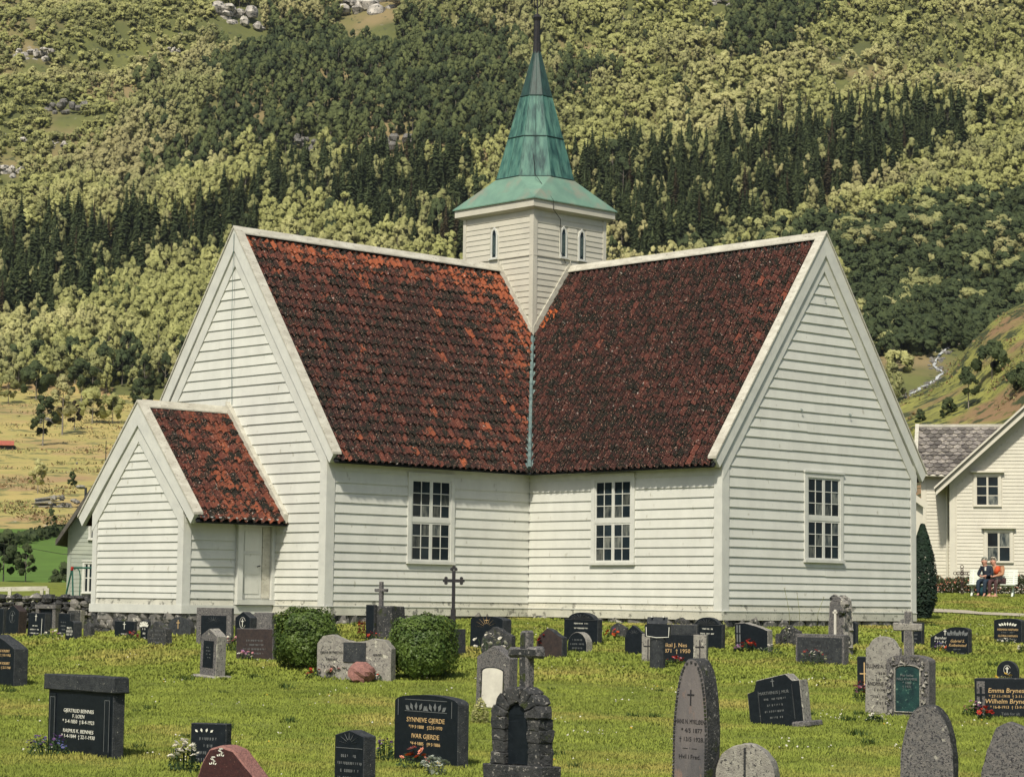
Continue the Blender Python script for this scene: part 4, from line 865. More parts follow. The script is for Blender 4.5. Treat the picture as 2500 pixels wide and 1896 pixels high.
m = MB(); rays(m, 0, h*.80, w_*.36, -.001, 7); m.box(-w_*.45, w_*.45, -.004, -.0005, h*.745, h*.752); m.build('sunray_carving', GREYL, r_); worn(r_, w_, h*.62, 5, GREYL, -.001, .03, .075, .8)
# rustic arch monument of stone blocks carrying a cross
q, W_, T_, H, rz = place(1196, 1312, 1340, 1674, 1990, 44)
r_ = empty('stone_monument', (q.x, q.y, q.z-.03), rz, 'dark rustic monument with an arched niche and a rough stone cross behind its top', 'monument')
T_ = .22; kk = 1/(FPX/ground(1254, 1990)[1]); zb = (1990-1862)*kk
slab([(x, z) for x, z in outline('rect', W_*1.22, zb)], T_*1.3, [DSTONE, DSTONE], r_, .02, 'plinth', y0=-T_*.15)
hb = (1862-1674)*kk; aw = W_/2; nw = W_*.22
back = outline('arch', W_*.9, hb*.94); slab([(x, z+zb) for x, z in back], T_*.5, [BSTONE, DSTONE], r_, .015, 'backing_slab', y0=T_*.24)
nib = 0
def blk(x0, x1, z0, z1): slab([(x0, z0+zb), (x1, z0+zb), (x1, z1+zb), (x0, z1+zb)], T_*.95, [DSTONE, DSTONE], r_, .020, 'stone_block', bev=.010, y0=rnd(-.02, .02), sub=2)
nr = 4; sp_h = hb*.60
for k in range(nr):
    z0, z1 = sp_h*k/nr-.004, sp_h*(k+1)/nr+.004; o = rnd(-.015, .015)
    blk(-aw+rnd(0, .02), -nw+o, z0, z1); blk(nw+o, aw-rnd(0, .02), z0, z1)
for k in range(7):
    a0, a1 = pi*k/7+.015, pi*(k+1)/7-.015; ro = aw; zc = sp_h+zb; rv_ = hb-sp_h
    P = [(nw*cos(a0), zc+nw*1.0*sin(a0)), (ro*cos(a0), zc+rv_*sin(a0)), (ro*cos((a0+a1)/2)*1.03, zc+rv_*sin((a0+a1)/2)*1.02), (ro*cos(a1), zc+rv_*sin(a1)), (nw*cos(a1), zc+nw*1.0*sin(a1))]
    slab(P, T_*.95, [DSTONE, DSTONE], r_, .020, 'stone_block', bev=.010, y0=rnd(-.02, .02), sub=2)
zc0, zc1 = zb+hb-.05, zb+(1862-1539)*kk; 
slab([(-.06, zc0), (.06, zc0), (.055, zc1), (-.055, zc1)], .12, [DSTONE, GSTONE], r_, .008, 'cross_shaft', y0=T_*.45, bev=.02)
za = zb+(1862-1592)*kk; slab([(-.21, za-.055), (.21, za-.055), (.20, za+.06), (-.205, za+.05)], .14, [DSTONE, GSTONE], r_, .014, 'cross_arm', y0=T_*.45-.01, bev=.025)
r_, w_, h, t = stone(1642, 1720, 1750, 1617, 1985, 'ogive', [HSTONE, DSTONE], 'tall pointed lilac grey gravestone with engraved cross and rope edge', al=40, thick=.22, bev=.012, tilt=(0, 1.0))
m = MB(); P = outline('ogive', w_, h)
for (x0, z0), (x1, z1) in zip(P[1:], P[2:]+P[:1]):
    L_ = sqrt((x1-x0)**2+(z1-z0)**2); n = int(L_/.035)
    for k in range(n):
        u = k/n; x, z = x0+(x1-x0)*u, z0+(z1-z0)*u; s_ = .93; zz = z if z < h*.5 else h*.5+(z-h*.5)*.95
        if abs(x) < w_/2+.01 and z > .03: m.box(x*s_-.011, x*s_+.011, -.012, -.0005, zz-.009, zz+.009)
m.build('rope_edge', DSTONE, r_)['kind'] = 'stuff'
m = MB(); cross(m, 0, h*.70, .155, .085, .014, -.001, .004); m.build('engraved_cross', DARKL, r_)
text('HANS N. MYKLØEN', .062, r_, (-.0, -.003, h*.585), DARKL, sx=.66); text('* 4/5 1877', .06, r_, (0.02, -.003, h*.53), DARKL); text('† 13/5 1928.', .06, r_, (0.02, -.003, h*.475), DARKL); text('— · —', .06, r_, (0, -.003, h*.42), DARKL); text('Hvil i Fred.', .06, r_, (0, -.003, h*.365), DARKL)
r_, w_, h, t = stone(1750, 1886, 1900, 1824, 1990, 'arch', [LSTONE, LSTONE], 'round topped grey gravestone with lichen patches at the bottom edge', al=22, rough=.010, thick=.2)
m = MB(); m.box(-.01, .01, -.012, .01, h*.55, h*.95); m.build('crack_seam', DSTONE, r_)
r_, w_, h, t = stone(2204, 2322, 2336, 1731, 2010, 'ogive', [GSTONE, DSTONE], 'big plain speckled grey gravestone with rounded point, in front of the ivy framed one', al=26, rough=.010, thick=.2, bev=.012)
r_, w_, h, t = stone(470, 640, 668, 1827, 1975, 'rslope', [RSTONE, RROUGH], 'dark red polished gravestone with rough pink sloping edge and engraved roses', al=30, rough=.006, thick=.26, bev=.02)
for dx, dz in ((-.12, .87), (-.235, .74)):
    m = MB(); 
    for k in range(7):
        a = k*.9; m.tube([(w_*dx+.02*sin(a), -.004, h*dz+.015*k*.6), (w_*dx+.032*cos(a*1.3), -.004, h*dz+.012+.012*k*.6)], .0035, 4)
    leaves(m, w_*dx-.03, w_*dx+.03, h*dz-.025, .03, -.002, 4); m.build('engraved_rose', CREAM, r_, fix=False)
r_, w_, h, t = stone(462, 552, 566, 1771, 1868, 'rect', BK, 'small dark gravestone with engraved branch beside the white daisies', al=20, thick=.14)
m = MB(); leaves(m, -.16, .05, h*.80, .05, -.001, 4); m.build('branch_carving', CREAM, r_, fix=False); worn(r_, w_, h*.62, 4, GREYL, -.001, .035, .08, .7)
r_, w_, h, t = stone(2403, 2575, 2600, 1772, 1990, 'rslope', [GSTONE, GSTONE], 'rough grey gravestone with dark blotches at the right bottom corner', al=20, rough=.014, thick=.25)
r_, w_, h, t = stone(-46, 42, 64, 1553, 1675, 'fall', BK, 'black gravestone with gilt lines cut off by the left edge', al=46, thick=.28)
text('JØLLE SOLEBIST', .06, r_, (.10, -.003, h*.68), GOLD); text('* 1892  † 13-7-1962', .06, r_, (.10, -.003, h*.60), GOLD); text('ANNA SOLEBIST', .06, r_, (.10, -.003, h*.45), GOLD); text('* 1895  † 22-7-1968', .06, r_, (.10, -.003, h*.37), GOLD); 
# gray arch with white marble plate
r_, w_, h, t = stone(1160, 1240, 1262, 1580, 1731, 'gable', [GSTONE, GSTONE], 'grey granite gravestone with white marble plate and mossy peak', al=40, rough=.006, thick=.2, tilt=(0, 1.5))
pw = w_*.62; slab([(x, z+.06) for x, z in outline('low', pw, h*.60)], .01, [MARBLE, MARBLE], r_, 0, 'marble_plate', y0=-.008, bev=.002)
m = MB(); P = [(x, z+.06) for x, z in outline('low', pw+.04, h*.62)]; m.tube([(x, -.006, z-.01) for x, z in P[1:]+[P[0]]], .010, 5); m.build('plate_frame', DSTONE, r_)
m = MB()
for k in range(60): card(m, Vector((rnd(-.12, .10), rnd(0, .2), h-.03-abs(rnd(-.08, .08)))), rv()+Z_, .03)
m.build('moss', LF_B, r_, fix=False)
# small house shaped stone on a base
r_, w_, h, t = stone(483, 528, 553, 1537, 1655, 'gable', [GSTONE, LSTONE], 'small leaning house shaped gravestone with black plate on a plinth', al=46, thick=.22, rough=.004, tilt=(0, 2.5))
slab([(x, z-.08) for x, z in outline('rect', w_*1.5, .17)], t*2.0, [GSTONE, LSTONE], r_, .006, 'plinth', y0=-t*.5, bev=.03); slab([(x, z+h*.24) for x, z in outline('rect', w_*.62, h*.52)], .006, [BSTONE, BSTONE], r_, 0, 'black_plate', y0=-.006, bev=.001)
worn(r_, w_*.6, h*.62, 4, GREYL, -.007, .02, .06, .7)
# wide family stone between the box bushes
r_, w_, h, t = stone(770, 955, 962, 1553, 1660, 'wave', [LSTONE, LSTONE], 'wide wavy pale granite gravestone between the two clipped bushes', al=22, rough=.008, thick=.2)
slab([(x+.02, z+h*.42) for x, z in outline('rect', w_*.30, h*.42)], .02, [BSIDE, BSIDE], r_, 0, 'dark_panel', y0=-.02, bev=.002)
text('OSKAR BRYNESTAD', .062, r_, (-w_*.30, -.012, h*.60), DARKL, sx=.8); worn(r_, w_*.3, h*.45, 1, DARKL, -.014, .04).location.x = -w_*.3; worn(r_, w_*.3, h*.3, 1, DARKL, -.014, .04).location.x = -w_*.3; text('BERTINE', .062, r_, (w_*.33, -.012, h*.56), DARKL, sx=.8)
q, s = ground(881, 1664); m = MB(); lump(m, (0, 0, .15), .25, 0, .8, 14); r2 = m.build('pink_boulder', RROUGH, None, (q.x, q.y, q.z)); tag(r2, 'round pink boulder lying before the wide pale gravestone', 'boulder')
# --- rows further back: (xL, xR, xS, yT, yB, shape, mats, label, angle, rough, ornament)
BRN = pm('dark_brown_stone', (.045, .032, .028), (.025, .02, .02), 14, .8, .4, 60); RED = [BRN, BSIDE]; GG = [GSTONE, GSTONE]; LL = [LSTONE, LSTONE]; DD = [DSTONE, DSTONE]
ROWS_ = [
 (573, 668, 676, 1537, 1612, 'rect', [BRN, GSTONE], 'dark brown gravestone half hidden by the left box bush', 30, 0, 'w'),
 (476, 566, 571, 1486, 1574, 'rect', GG, 'broad granite gravestone framing a black plate, behind the house shaped one', 24, .006, 'plate'),
 (571, 611, 626, 1495, 1562, 'gable', BK, 'small black peaked gravestone with a white cross in a wreath', 40, 0, 'c'),
 (618, 664, 670, 1497, 1548, 'rect', GG, 'grey slotted gravestone mostly behind the left box bush', 30, .006, ''),
 (404, 468, 476, 1507, 1555, 'arch', [BSIDE, DSTONE], 'low round dark gravestone at the foot of the annexe corner', 30, .012, 'cg'),
 (355, 409, 422, 1519, 1578, 'slant', [DSTONE, DSTONE], 'dark mossy gravestone with a rounded rough top near the pink flowers', 46, .012, 'w'),
 (341, 362, 366, 1515, 1563, 'peak', BK, 'narrow black gravestone with a white leafy emblem beside the mossy one', 35, 0, 'white'),
 (276, 330, 334, 1518, 1556, 'rect', BK, 'clean black rectangular gravestone with a small white cross, left of the pink flowers', 30, 0, 'cw'),
 (156, 182, 199, 1517, 1565, 'low', BK, 'small black gravestone with white block letters before a darker pair', 46, 0, 'birgit'),
 (137, 172, 181, 1499, 1556, 'rect', BK, 'dark gravestone just behind the one with white block letters', 42, 0, 'w'),
 (201, 222, 231, 1519, 1557, 'fall', DD, 'small dark gravestone with a sloping mossy top in the left back row', 46, .006, ''),
 (62, 111, 123, 1498, 1558, 'rect', BK, 'black gravestone with white cross and candle engraved, at the left', 40, 0, 'cw2'),
 (8, 47, 63, 1478, 1553, 'gable', [BSTONE, BRN], 'dark peaked gravestone with brown roof edge near the left edge', 42, 0, 'c2'),
 (-14, 8, 12, 1487, 1550, 'rect', BK, 'dark gravestone cut by the left edge beside the peaked one', 40, 0, ''),
 (162, 198, 206, 1491, 1540, 'rect', [DSTONE, LSTONE], 'broad dark gravestone with a pale ledge against the stone wall', 36, .004, ''),
 (1098, 1116, 1137, 1538, 1600, 'rect', BK, 'narrow dark gravestone half behind the right box bush', 46, 0, ''),
 (1146, 1226, 1247, 1507, 1584, 'low', BK, 'black gravestone with golden sunrays in front of the church corner', 42, 0, 'rays'),
 (1175, 1248, 1258, 1532, 1604, 'slant', DD, 'mottled grey gravestone behind white yarrow flowers', 30, .014, ''),
 (1310, 1371, 1384, 1536, 1607, 'slant', RED, 'dark brownish gravestone with an uneven shoulder and a dark red plant', 40, .006, ''),
 (1377, 1457, 1469, 1497, 1571, 'bowl', BK, 'black gravestone with carved fan top close to the church wall', 38, 0, 'fan'),
 (1387, 1431, 1446, 1545, 1594, 'arch', [BSTONE, LSTONE], 'small round dark gravestone in front of the fan topped one', 42, .004, 'w'),
 (1489, 1527, 1534, 1522, 1556, 'slant', DD, 'low dark gravestone beside the orange flowers', 36, .004, ''),
 (1526, 1572, 1577, 1528, 1598, 'slant', BK, 'dark gravestone with faint rays left of the black box', 30, 0, 'rays2'),
 (1690, 1760, 1769, 1509, 1586, 'bowl', BK, 'dark gravestone with a carved round top behind the granite pair', 36, 0, 'fan'),
 (1798, 1872, 1886, 1522, 1590, 'fall', [BSTONE, LSTONE], 'wide black gravestone with a rough stone top, red flowers before it', 38, .004, 'cross_l'),
 (1905, 1952, 1958, 1528, 1576, 'slant', DD, 'low dark gravestone behind white edged leaves', 34, .008, ''),
 (1893, 1903, 1906, 1548, 1576, 'arch', DD, 'tiny dark round headstone left of the white edged leaves', 34, .0, ''),
 (1947, 2055, 2070, 1551, 1622, 'rect', [GSTONE, GSTONE], 'wide low grey granite gravestone in front of the tall rugged pillar', 34, .004, 'dw'),
 (2073, 2089, 2096, 1519, 1575, 'low', BK, 'narrow dark gravestone just right of the tall rugged pillar', 40, 0, ''),
 (2203, 2247, 2257, 1521, 1575, 'rect', BK, 'dark gravestone standing behind the tall stone cross', 34, 0, 'w'),
 (2275, 2340, 2350, 1537, 1587, 'gable', BK, 'black gravestone with white lettering and blue flowers at its foot', 30, 0, 'bern'),
 (2314, 2361, 2373, 1533, 1598, 'low', [BSTONE, BSIDE], 'dark gravestone with carved leaves and copper coloured name', 36, 0, 'gab'),
 (2431, 2490, 2505, 1512, 1570, 'low', BK, 'black gravestone with a dove emblem near the right edge path', 34, 0, 'haf'),
 (2094, 2122, 2130, 1606, 1690, 'rect', BK, 'black gravestone with gold cross half behind the pale shouldered one', 20, 0, 'gc'),
 (2116, 2190, 2200, 1558, 1742, 'sho', [LSTONE, LSTONE], 'tall pale shouldered gravestone left of the ivy framed one', 34, .004, 'ell'),
 (2436, 2482, 2490, 1615, 1668, 'arch', BK, 'small round dark gravestone behind the wide one at the right', 26, 0, 'c'),
 (2386, 2530, 2545, 1660, 1752, 'rect', BK, 'wide black gravestone with two gilt names at the right edge', 18, 0, 'emma'),
 (1838, 1958, 1982, 1652, 1770, 'step', [BSTONE, LSTONE], 'dark shouldered gravestone leaning to the left in the open grass', 36, .004, 'lean'),
]
for (xL, xR, xS, yT, yB, sh, mt, lb, al, rg, orn) in ROWS_:
    r_, w_, h, t = stone(xL, xR, xS, yT, yB, sh, mt, lb, al, rg, tilt=((0, -7) if orn == 'lean' else (rnd(-1.5, 1.5), rnd(-1, 1))))
    m = MB(); y = -.002-(.004 if rg else 0)
    if orn == 'w': worn(r_, w_, h*.62, 4, GREYL, y, .035, .085)
    elif orn == 'plate': slab([(x, z+h*.12) for x, z in outline('rect', w_*.72, h*.68)], .012, BK, r_, 0, 'black_plate', y0=-.012, bev=.002); rays(m, 0, h*.6, .2, -.014, 9); m.build('sunray_carving', GREYL, r_)
    elif orn in ('c', 'c2'):
        cross(m, 0, h*.5, h*.26, h*.14, .018, y); m.tube([(h*.14*cos(a), y, h*.63+h*.18*sin(a)) for a in [.4+.3*k for k in range(19)]], .004, 4); m.build('cross_in_wreath', CREAM if orn == 'c' else GREYL, r_)
    elif orn == 'cg': cross(m, -.02, h*.45, .2, .1, .016, y); m.build('engraved_cross', GOLD, r_)
    elif orn == 'cw': cross(m, 0, h*.55, .17, .08, .015, y); m.build('engraved_cross', CREAM, r_); worn(r_, w_, h*.25, 2, CREAM, y, .03, .09, .45)
    elif orn == 'cw2': cross(m, -.02, h*.70, .17, .08, .016, y); m.box(w_*.32, w_*.34, y-.003, y, .1, h*.8); m.build('engraved_cross', CREAM, r_); worn(r_, w_, h*.5, 4, CREAM, y, .028, .09, .55).location.x = -.06
    elif orn == 'white': leaves(m, -w_*.3, w_*.3, h*.68, .1, y, 6); leaves(m, -w_*.3, w_*.3, h*.80, .08, y, 5); m.build('leaf_carving', CREAM, r_, fix=False); worn(r_, w_, h*.55, 4, CREAM, y, .04, .1, .4)
    elif orn == 'birgit': text('BIRGIT I.\nSANDSTER\nFØD 1877', .07, r_, (0, y, h*.62), CREAM, sx=.8)
    elif orn == 'rays': rays(m, 0, h*.66, w_*.34, y, 9); m.box(-.05, .05, y-.003, y, h*.88, h*.90); m.build('sunray_carving', GOLD, r_)
    elif orn == 'rays2': rays(m, 0, h*.68, w_*.34, y, 7); m.build('sunray_carving', GREYL, r_)
    elif orn == 'fan':
        for k in range(9):
            a = pi*(k+.5)/9; m.add([(0, y, h*.80), (cos(a-.10)*w_*.26, y-.012, h*.80+sin(a-.1)*h*.13), (cos(a)*w_*.33, y, h*.80+sin(a)*h*.16), (cos(a+.10)*w_*.26, y-.012, h*.80+sin(a+.1)*h*.13)], [(0, 1, 2, 3)])
        m.box(-w_*.46, w_*.46, y-.01, y, h*.765, h*.785); m.build('fan_carving', BSIDE, r_, fix=False); worn(r_, w_, h*.64, 2, CREAM, y, .03, .10, .5)
    elif orn == 'cross_l':
        for z in (.05, .36, .66): m.box(-w_*.44, -w_*.40, y-.004, y, h*z, h*(z+.26)); m.box(-w_*.36, -w_*.32, y-.004, y, h*z, h*(z+.26))
        m.build('relief_strip', GREYL, r_)
    elif orn == 'dw': slab([(x, z+.04) for x, z in outline('rect', w_*.92, h*.84)], .008, [BSIDE, BSIDE], r_, 0, 'dressed_panel', y0=-.01, bev=.002); worn(r_, w_, h*.72, 4, DARKL, -.012, .045, .11, .5)
    elif orn == 'bern': cross(m, .0, h*.72, .13, .07, .015, y); m.build('engraved_cross', CREAM, r_); text('Bernhard I.\n* 11-9-1897\nHilda V.\n* 1898', .085, r_, (-.05, y, h*.55), CREAM, sh=.2)
    elif orn == 'gab': leaves(m, -w_*.33, -.03, h*.70, .13, y, 4, 0); leaves(m, .03, w_*.33, h*.70, .13, y, 4, 0); m.build('leaf_carving', GREYL, r_, fix=False); text('Gabriel S.\nKolbeinstad', .085, r_, (0, y, h*.48), GOLD, sh=.25); worn(r_, w_, h*.22, 2, GREYL, y, .03, .09, .6)
    elif orn == 'haf': leaves(m, -w_*.25, w_*.25, h*.72, .09, y, 7); m.build('dove_emblem', CREAM, r_, fix=False); text('HERMAN HAFNAN', .07, r_, (0, y, h*.54), GOLD, sx=.85); worn(r_, w_, h*.45, 1, GREYL, y, .025); text('GLORIA HAFNAN', .07, r_, (0, y, h*.30), GOLD, sx=.85); worn(r_, w_, h*.2, 1, GREYL, y, .025)
    elif orn == 'gc': cross(m, 0.02, h*.25, h*.6, .16, .018, y, hi=.5); m.build('gold_cross', GOLD, r_)
    elif orn == 'ell':
        slab([(x, z+.02) for x, z in outline('sho', w_*.86, h*.92)], .01, [LSTONE, LSTONE], r_, .002, 'dressed_face', y0=-.012, bev=.003)
        text('ELLING A. STAUR', .085, r_, (0, -.018, h*.60), DARKL, sx=.8); worn(r_, w_, h*.52, 2, DARKL, -.018, .035, .10, .4); text('ANDRINE P. DTR', .08, r_, (0, -.018, h*.38), DARKL, sx=.8); worn(r_, w_, h*.31, 3, DARKL, -.018, .035, .10, .5)
    elif orn == 'emma':
        slab([(x-w_*.40, z+.02) for x, z in outline('rect', w_*.13, h*.9)], .008, [GSTONE, GSTONE], r_, 0, 'grey_panel', y0=-.01, bev=.002); cross(m, -w_*.40, h*.2, h*.6, .13, .035, -.011, .006); m.build('dark_cross', BSTONE, r_)
        text('Emma Brynestad', .10, r_, (.06, -.003, h*.66), GOLD, sh=.15); text('Wilhelm Brynestad', .10, r_, (.06, -.003, h*.40), GOLD, sh=.15); text('* 27-11-1910  † 3-11-1983', .06, r_, (.06, -.003, h*.54), GOLD); text('* 16-8-1913  † 13-9-1988', .06, r_, (.06, -.003, h*.28), GOLD); text('Takk for alt', .06, r_, (.06, -.003, h*.12), GREYL)
    elif orn == 'lean':
        slab([(x+w_*.45, z-.03) for x, z in outline('rect', w_*.35, .09)], t*1.6, GG, r_, .006, 'base_slab', y0=-t*.1, bev=.02); m.box(-w_*.30, -w_*.285, -.01, 0, .1, h*.72); m.box(w_*.34, w_*.355, -.01, 0, .1, h*.8); m.build('relief_edge', BSIDE, r_)
        m = MB(); cross(m, 0, h*.78, .12, .06, .012, y); m.build('engraved_cross', GREYL, r_); text('MARTHINUS J. MUR', .065, r_, (0, y, h*.64), GREYL, sx=.9); worn(r_, w_, h*.53, 4, GREYL, y, .03, .09, .4)
# table-like stone
q, W_, T_, H, rz = place(80, 137, 141, 1479, 1535, 30); r_ = empty('gravestone', q, rz, 'grey gravestone shaped like a small table before the stone wall', 'gravestone')
slab([(x, z+H-.1) for x, z in outline('rect', W_, .12)], .25, GG, r_, .006, 'cap_stone'); 
for sx in (-1, 1): slab([(x+sx*W_*.4, z) for x, z in outline('rect', W_*.16, H-.1)], .2, GG, r_, .004, 'stone_leg', y0=.02)
slab(outline('rect', W_*.64, H-.1), .12, BK, r_, 0, 'black_plate', y0=.08)
# granite pair around black centre
q, W_, T_, H, rz = place(1568, 1722, 1730, 1551, 1618, 16); r_ = empty('gravestone', (q.x, q.y, q.z-.03), rz, 'black gravestone between two grey panels with engraved crosses, red flowers before it', 'gravestone')
for sx in (-1, 1):
    slab([(x+sx*W_*.40, z) for x, z in outline('rect', W_*.20, H+.03)], .18, LL, r_, .003, 'side_panel'); m = MB(); cross(m, sx*W_*.40, H*.12, H*.75, .18, .02, -.004, .006); m.build('engraved_cross', DARKL, r_)
slab(outline('rect', W_*.598, H+.03), .14, BK, r_, 0, 'centre_slab', y0=.02); slab([(x, z+H+.03) for x, z in outline('rect', W_*.7, .20)], .14, [BSIDE, GSTONE], r_, 0, 'top_slab', y0=.025)
text('Mikal J. Nes\n* 1871  † 1950', .11, r_, (0, .017, H*.62), GOLD)
# pillar with the open black box
q, s = ground(1605, 1634); k = FPX/s; r_ = empty('stone_pillar', q, YAW-.5, 'round topped short dark pillar standing in front of the granite panels', 'pillar'); m = MB(); hp = (1634-1555)/k; rp = 19/k
m.tube([(0, 0, -.05), (0, 0, hp*.5), (0, 0, hp-.01), (0, 0, hp)], [rp, rp, rp*.98, rp*.93], 16); m.build('shaft', BSIDE, r_)
bx_ = empty('lantern_box', (q.x, q.y, q.z+hp), YAW-.18, 'open black box with a wire handle standing on the short pillar', 'box'); wb = 60/k
MB().box(-wb*.5, wb*.5, -.10, .12, 0, wb*.50).build('case', BSTONE, bx_)
m = MB(); m.hexa([(-wb*.44, -.06, wb*.52), (wb*.38, -.06, wb*.52), (wb*.38, .10, wb*.80), (-wb*.44, .10, wb*.80)], [(-wb*.44, -.02, wb*.50), (wb*.38, -.02, wb*.50), (wb*.38, .14, wb*.78), (-wb*.44, .14, wb*.78)]); m.build('lid', BSIDE, bx_)
m = MB()
for sx in (-.28, .20): m.box(wb*sx, wb*sx+.035, -.02, .10, wb*.79, wb*.84)
m.build('hinge', CREAM, bx_); m = MB(); m.tube([(-wb*.44, -.11, wb*.4), (-wb*.42, -.15, .02), (.0, -.18, -.01), (wb*.48, -.15, .0), (wb*.49, -.11, wb*.4)], .008, 5); m.build('handle', CREAM, bx_)
# small stone cross on a rough pedestal
q, W_, T_, H, rz = place(889, 955, 973, 1478, 1562, 36); r_ = empty('gravestone', (q.x, q.y, q.z-.03), rz, 'dark rough pedestal carrying a small weathered stone cross', 'gravestone')
slab(outline('rect', W_, H), .5, DD, r_, .02, 'pedestal', bev=.03); slab([(x-W_*.2, z) for x, z in outline('rect', W_*.32, H*1.03)], .1, [BSTONE, DSTONE], r_, .004, 'dark_plate', y0=-.10)
k = W_/(66/cos(radians(36)))/1.0; k = 1/(FPX/ground(922, 1562)[1]); zc = H-.02
slab([(-W_*.10-.045, zc), (-W_*.10+.045, zc), (-W_*.10+.04, zc+61*k), (-W_*.10-.04, zc+61*k)], .08, GG, r_, .006, 'cross_shaft', y0=.15); slab([(-W_*.10-.16, zc+36*k), (-W_*.10+.16, zc+36*k), (-W_*.10+.17, zc+44*k), (-W_*.10-.17, zc+44*k)], .09, GG, r_, .006, 'cross_arm', y0=.145)
# iron trefoil cross
q, s = ground(1106, 1536); k = s/FPX; r_ = empty('iron_cross', q, YAW-.15, 'tall black iron cross with trefoil ends behind the right box bush', 'grave cross'); hc = (1536-1386)*k
m = MB(); m.box(-5.5*k, 5.5*k, -.05, .05, -.05, hc*.33); m.box(-3.8*k, 3.8*k, -.03, .03, hc*.33, hc*.95); m.build('cross_shaft', IRON, r_); za = hc-32*k
m = MB(); m.box(-19*k, 19*k, -.032, .032, za-3.8*k, za+3.8*k); m.build('cross_arm', IRON, r_)
for (x, z) in ((0, hc-4*k), (-19*k, za), (19*k, za)):
    m = MB(); e_ = 5.0*k
    for dx, dz in ((0, 5), (-5, 0), (5, 0)) if x == 0 else ((0, 6), (0, -6), (4*(1 if x > 0 else -1), 0)): m.tube([(x+dx*k, -.028, z+dz*k), (x+dx*k, .028, z+dz*k)], e_*.78, 10)
    m.build('trefoil', IRON, r_)
# tall rugged pillar
r_, w_, h, t = stone(2022, 2060, 2074, 1458, 1602, 'pil', [GSTONE, LSTONE], 'tall rugged natural stone pillar with a pale relief, against the church wall', 40, .03, name='gravestone', thick=.34, sub=3)
m = MB(); m.box(-.02, .03, -.05, -.02, h*.28, h*.78); m.box(-.05, .05, -.05, -.02, h*.72, h*.75); m.build('pale_relief', MARBLE, r_)
for k in range(12): m = MB(); lump(m, (w_*.38+rnd(-.02, .02), rnd(.0, .3), h*(.1+.07*k)), rnd(.06, .10), 0, .8, 7); m.build('rough_stone', LSTONE if k % 3 else DSTONE, r_)
for k in range(5): m = MB(); lump(m, (rnd(-.12, .12), rnd(.05, .25), h*.97), rnd(.06, .09), 0, .8, 7); m.build('rough_stone', DSTONE if k % 2 else LSTONE, r_)
# tall stone cross
q, s = ground(2216, 1604); k = s/FPX; r_ = empty('stone_cross', q, YAW-.32, 'tall lichened stone cross standing between the graves at the right', 'grave cross')
slab([(-10*k, -.03), (14*k, -.03), (10*k, 112*k), (-9*k, 112*k)], .16, [GSTONE, LSTONE], r_, .010, 'cross_shaft', bev=.02, y0=.01); slab([(-36*k, 64*k), (34*k, 64*k), (34*k, 82*k), (-36*k, 84*k)], .19, [LSTONE, LSTONE], r_, .012, 'cross_arm', bev=.02)
# ivy framed monument with verdigris plate
r_, w_, h, t = stone(2170, 2262, 2284, 1603, 1748, 'low', GG, 'grey gravestone with carved ivy frame around a green copper plate', 34, .004, thick=.26)
slab([(x, z+h*.10) for x, z in outline('low', w_*.56, h*.72)], .012, [VERD, VERD], r_, 0, 'copper_plate', y0=-.008, bev=.002)
m = MB(); m.tube([(x, -.012, z) for x, z in [(a, b_+h*.10) for a, b_ in outline('low', w_*.60, h*.74)]+[(-w_*.30, h*.10)]], .012, 5); m.build('plate_frame', LSTONE, r_)
for side in range(2):
    for k in range(16): m = MB(); m.add([(0, -.0, 0), (-.035, -.035, .03), (0, -.02, .075), (.035, -.035, .03)], [(0, 1, 2), (0, 2, 3)]); o = m.build('ivy_leaf', LSTONE if k % 3 else GSTONE, r_, fix=False); o.location = ((-1 if side else 1)*w_*.40+rnd(-.02, .02), -.006, .04+k*h*.052); o.rotation_euler = (0, rnd(0, 6), 0)
for k in range(12): m = MB(); m.add([(0, -.0, 0), (-.035, -.035, .03), (0, -.02, .075), (.035, -.035, .03)], [(0, 1, 2), (0, 2, 3)]); o = m.build('ivy_leaf', LSTONE if k % 2 else GSTONE, r_, fix=False); o.location = (-w_*.36+k*w_*.065, -.006, h*.90+rnd(-.01, .02)); o.rotation_euler = (0, rnd(0, 6), 0)
slab([(x, z-.30) for x, z in outline('rect', w_*1.12, .33)], t*1.4, DD, r_, .03, 'plinth', y0=-.08, bev=.03); text('Her hviler\nNILS KVAMME\n* 1866\n† 1931', .055, r_, (0, -.024, h*.66), GREYL)
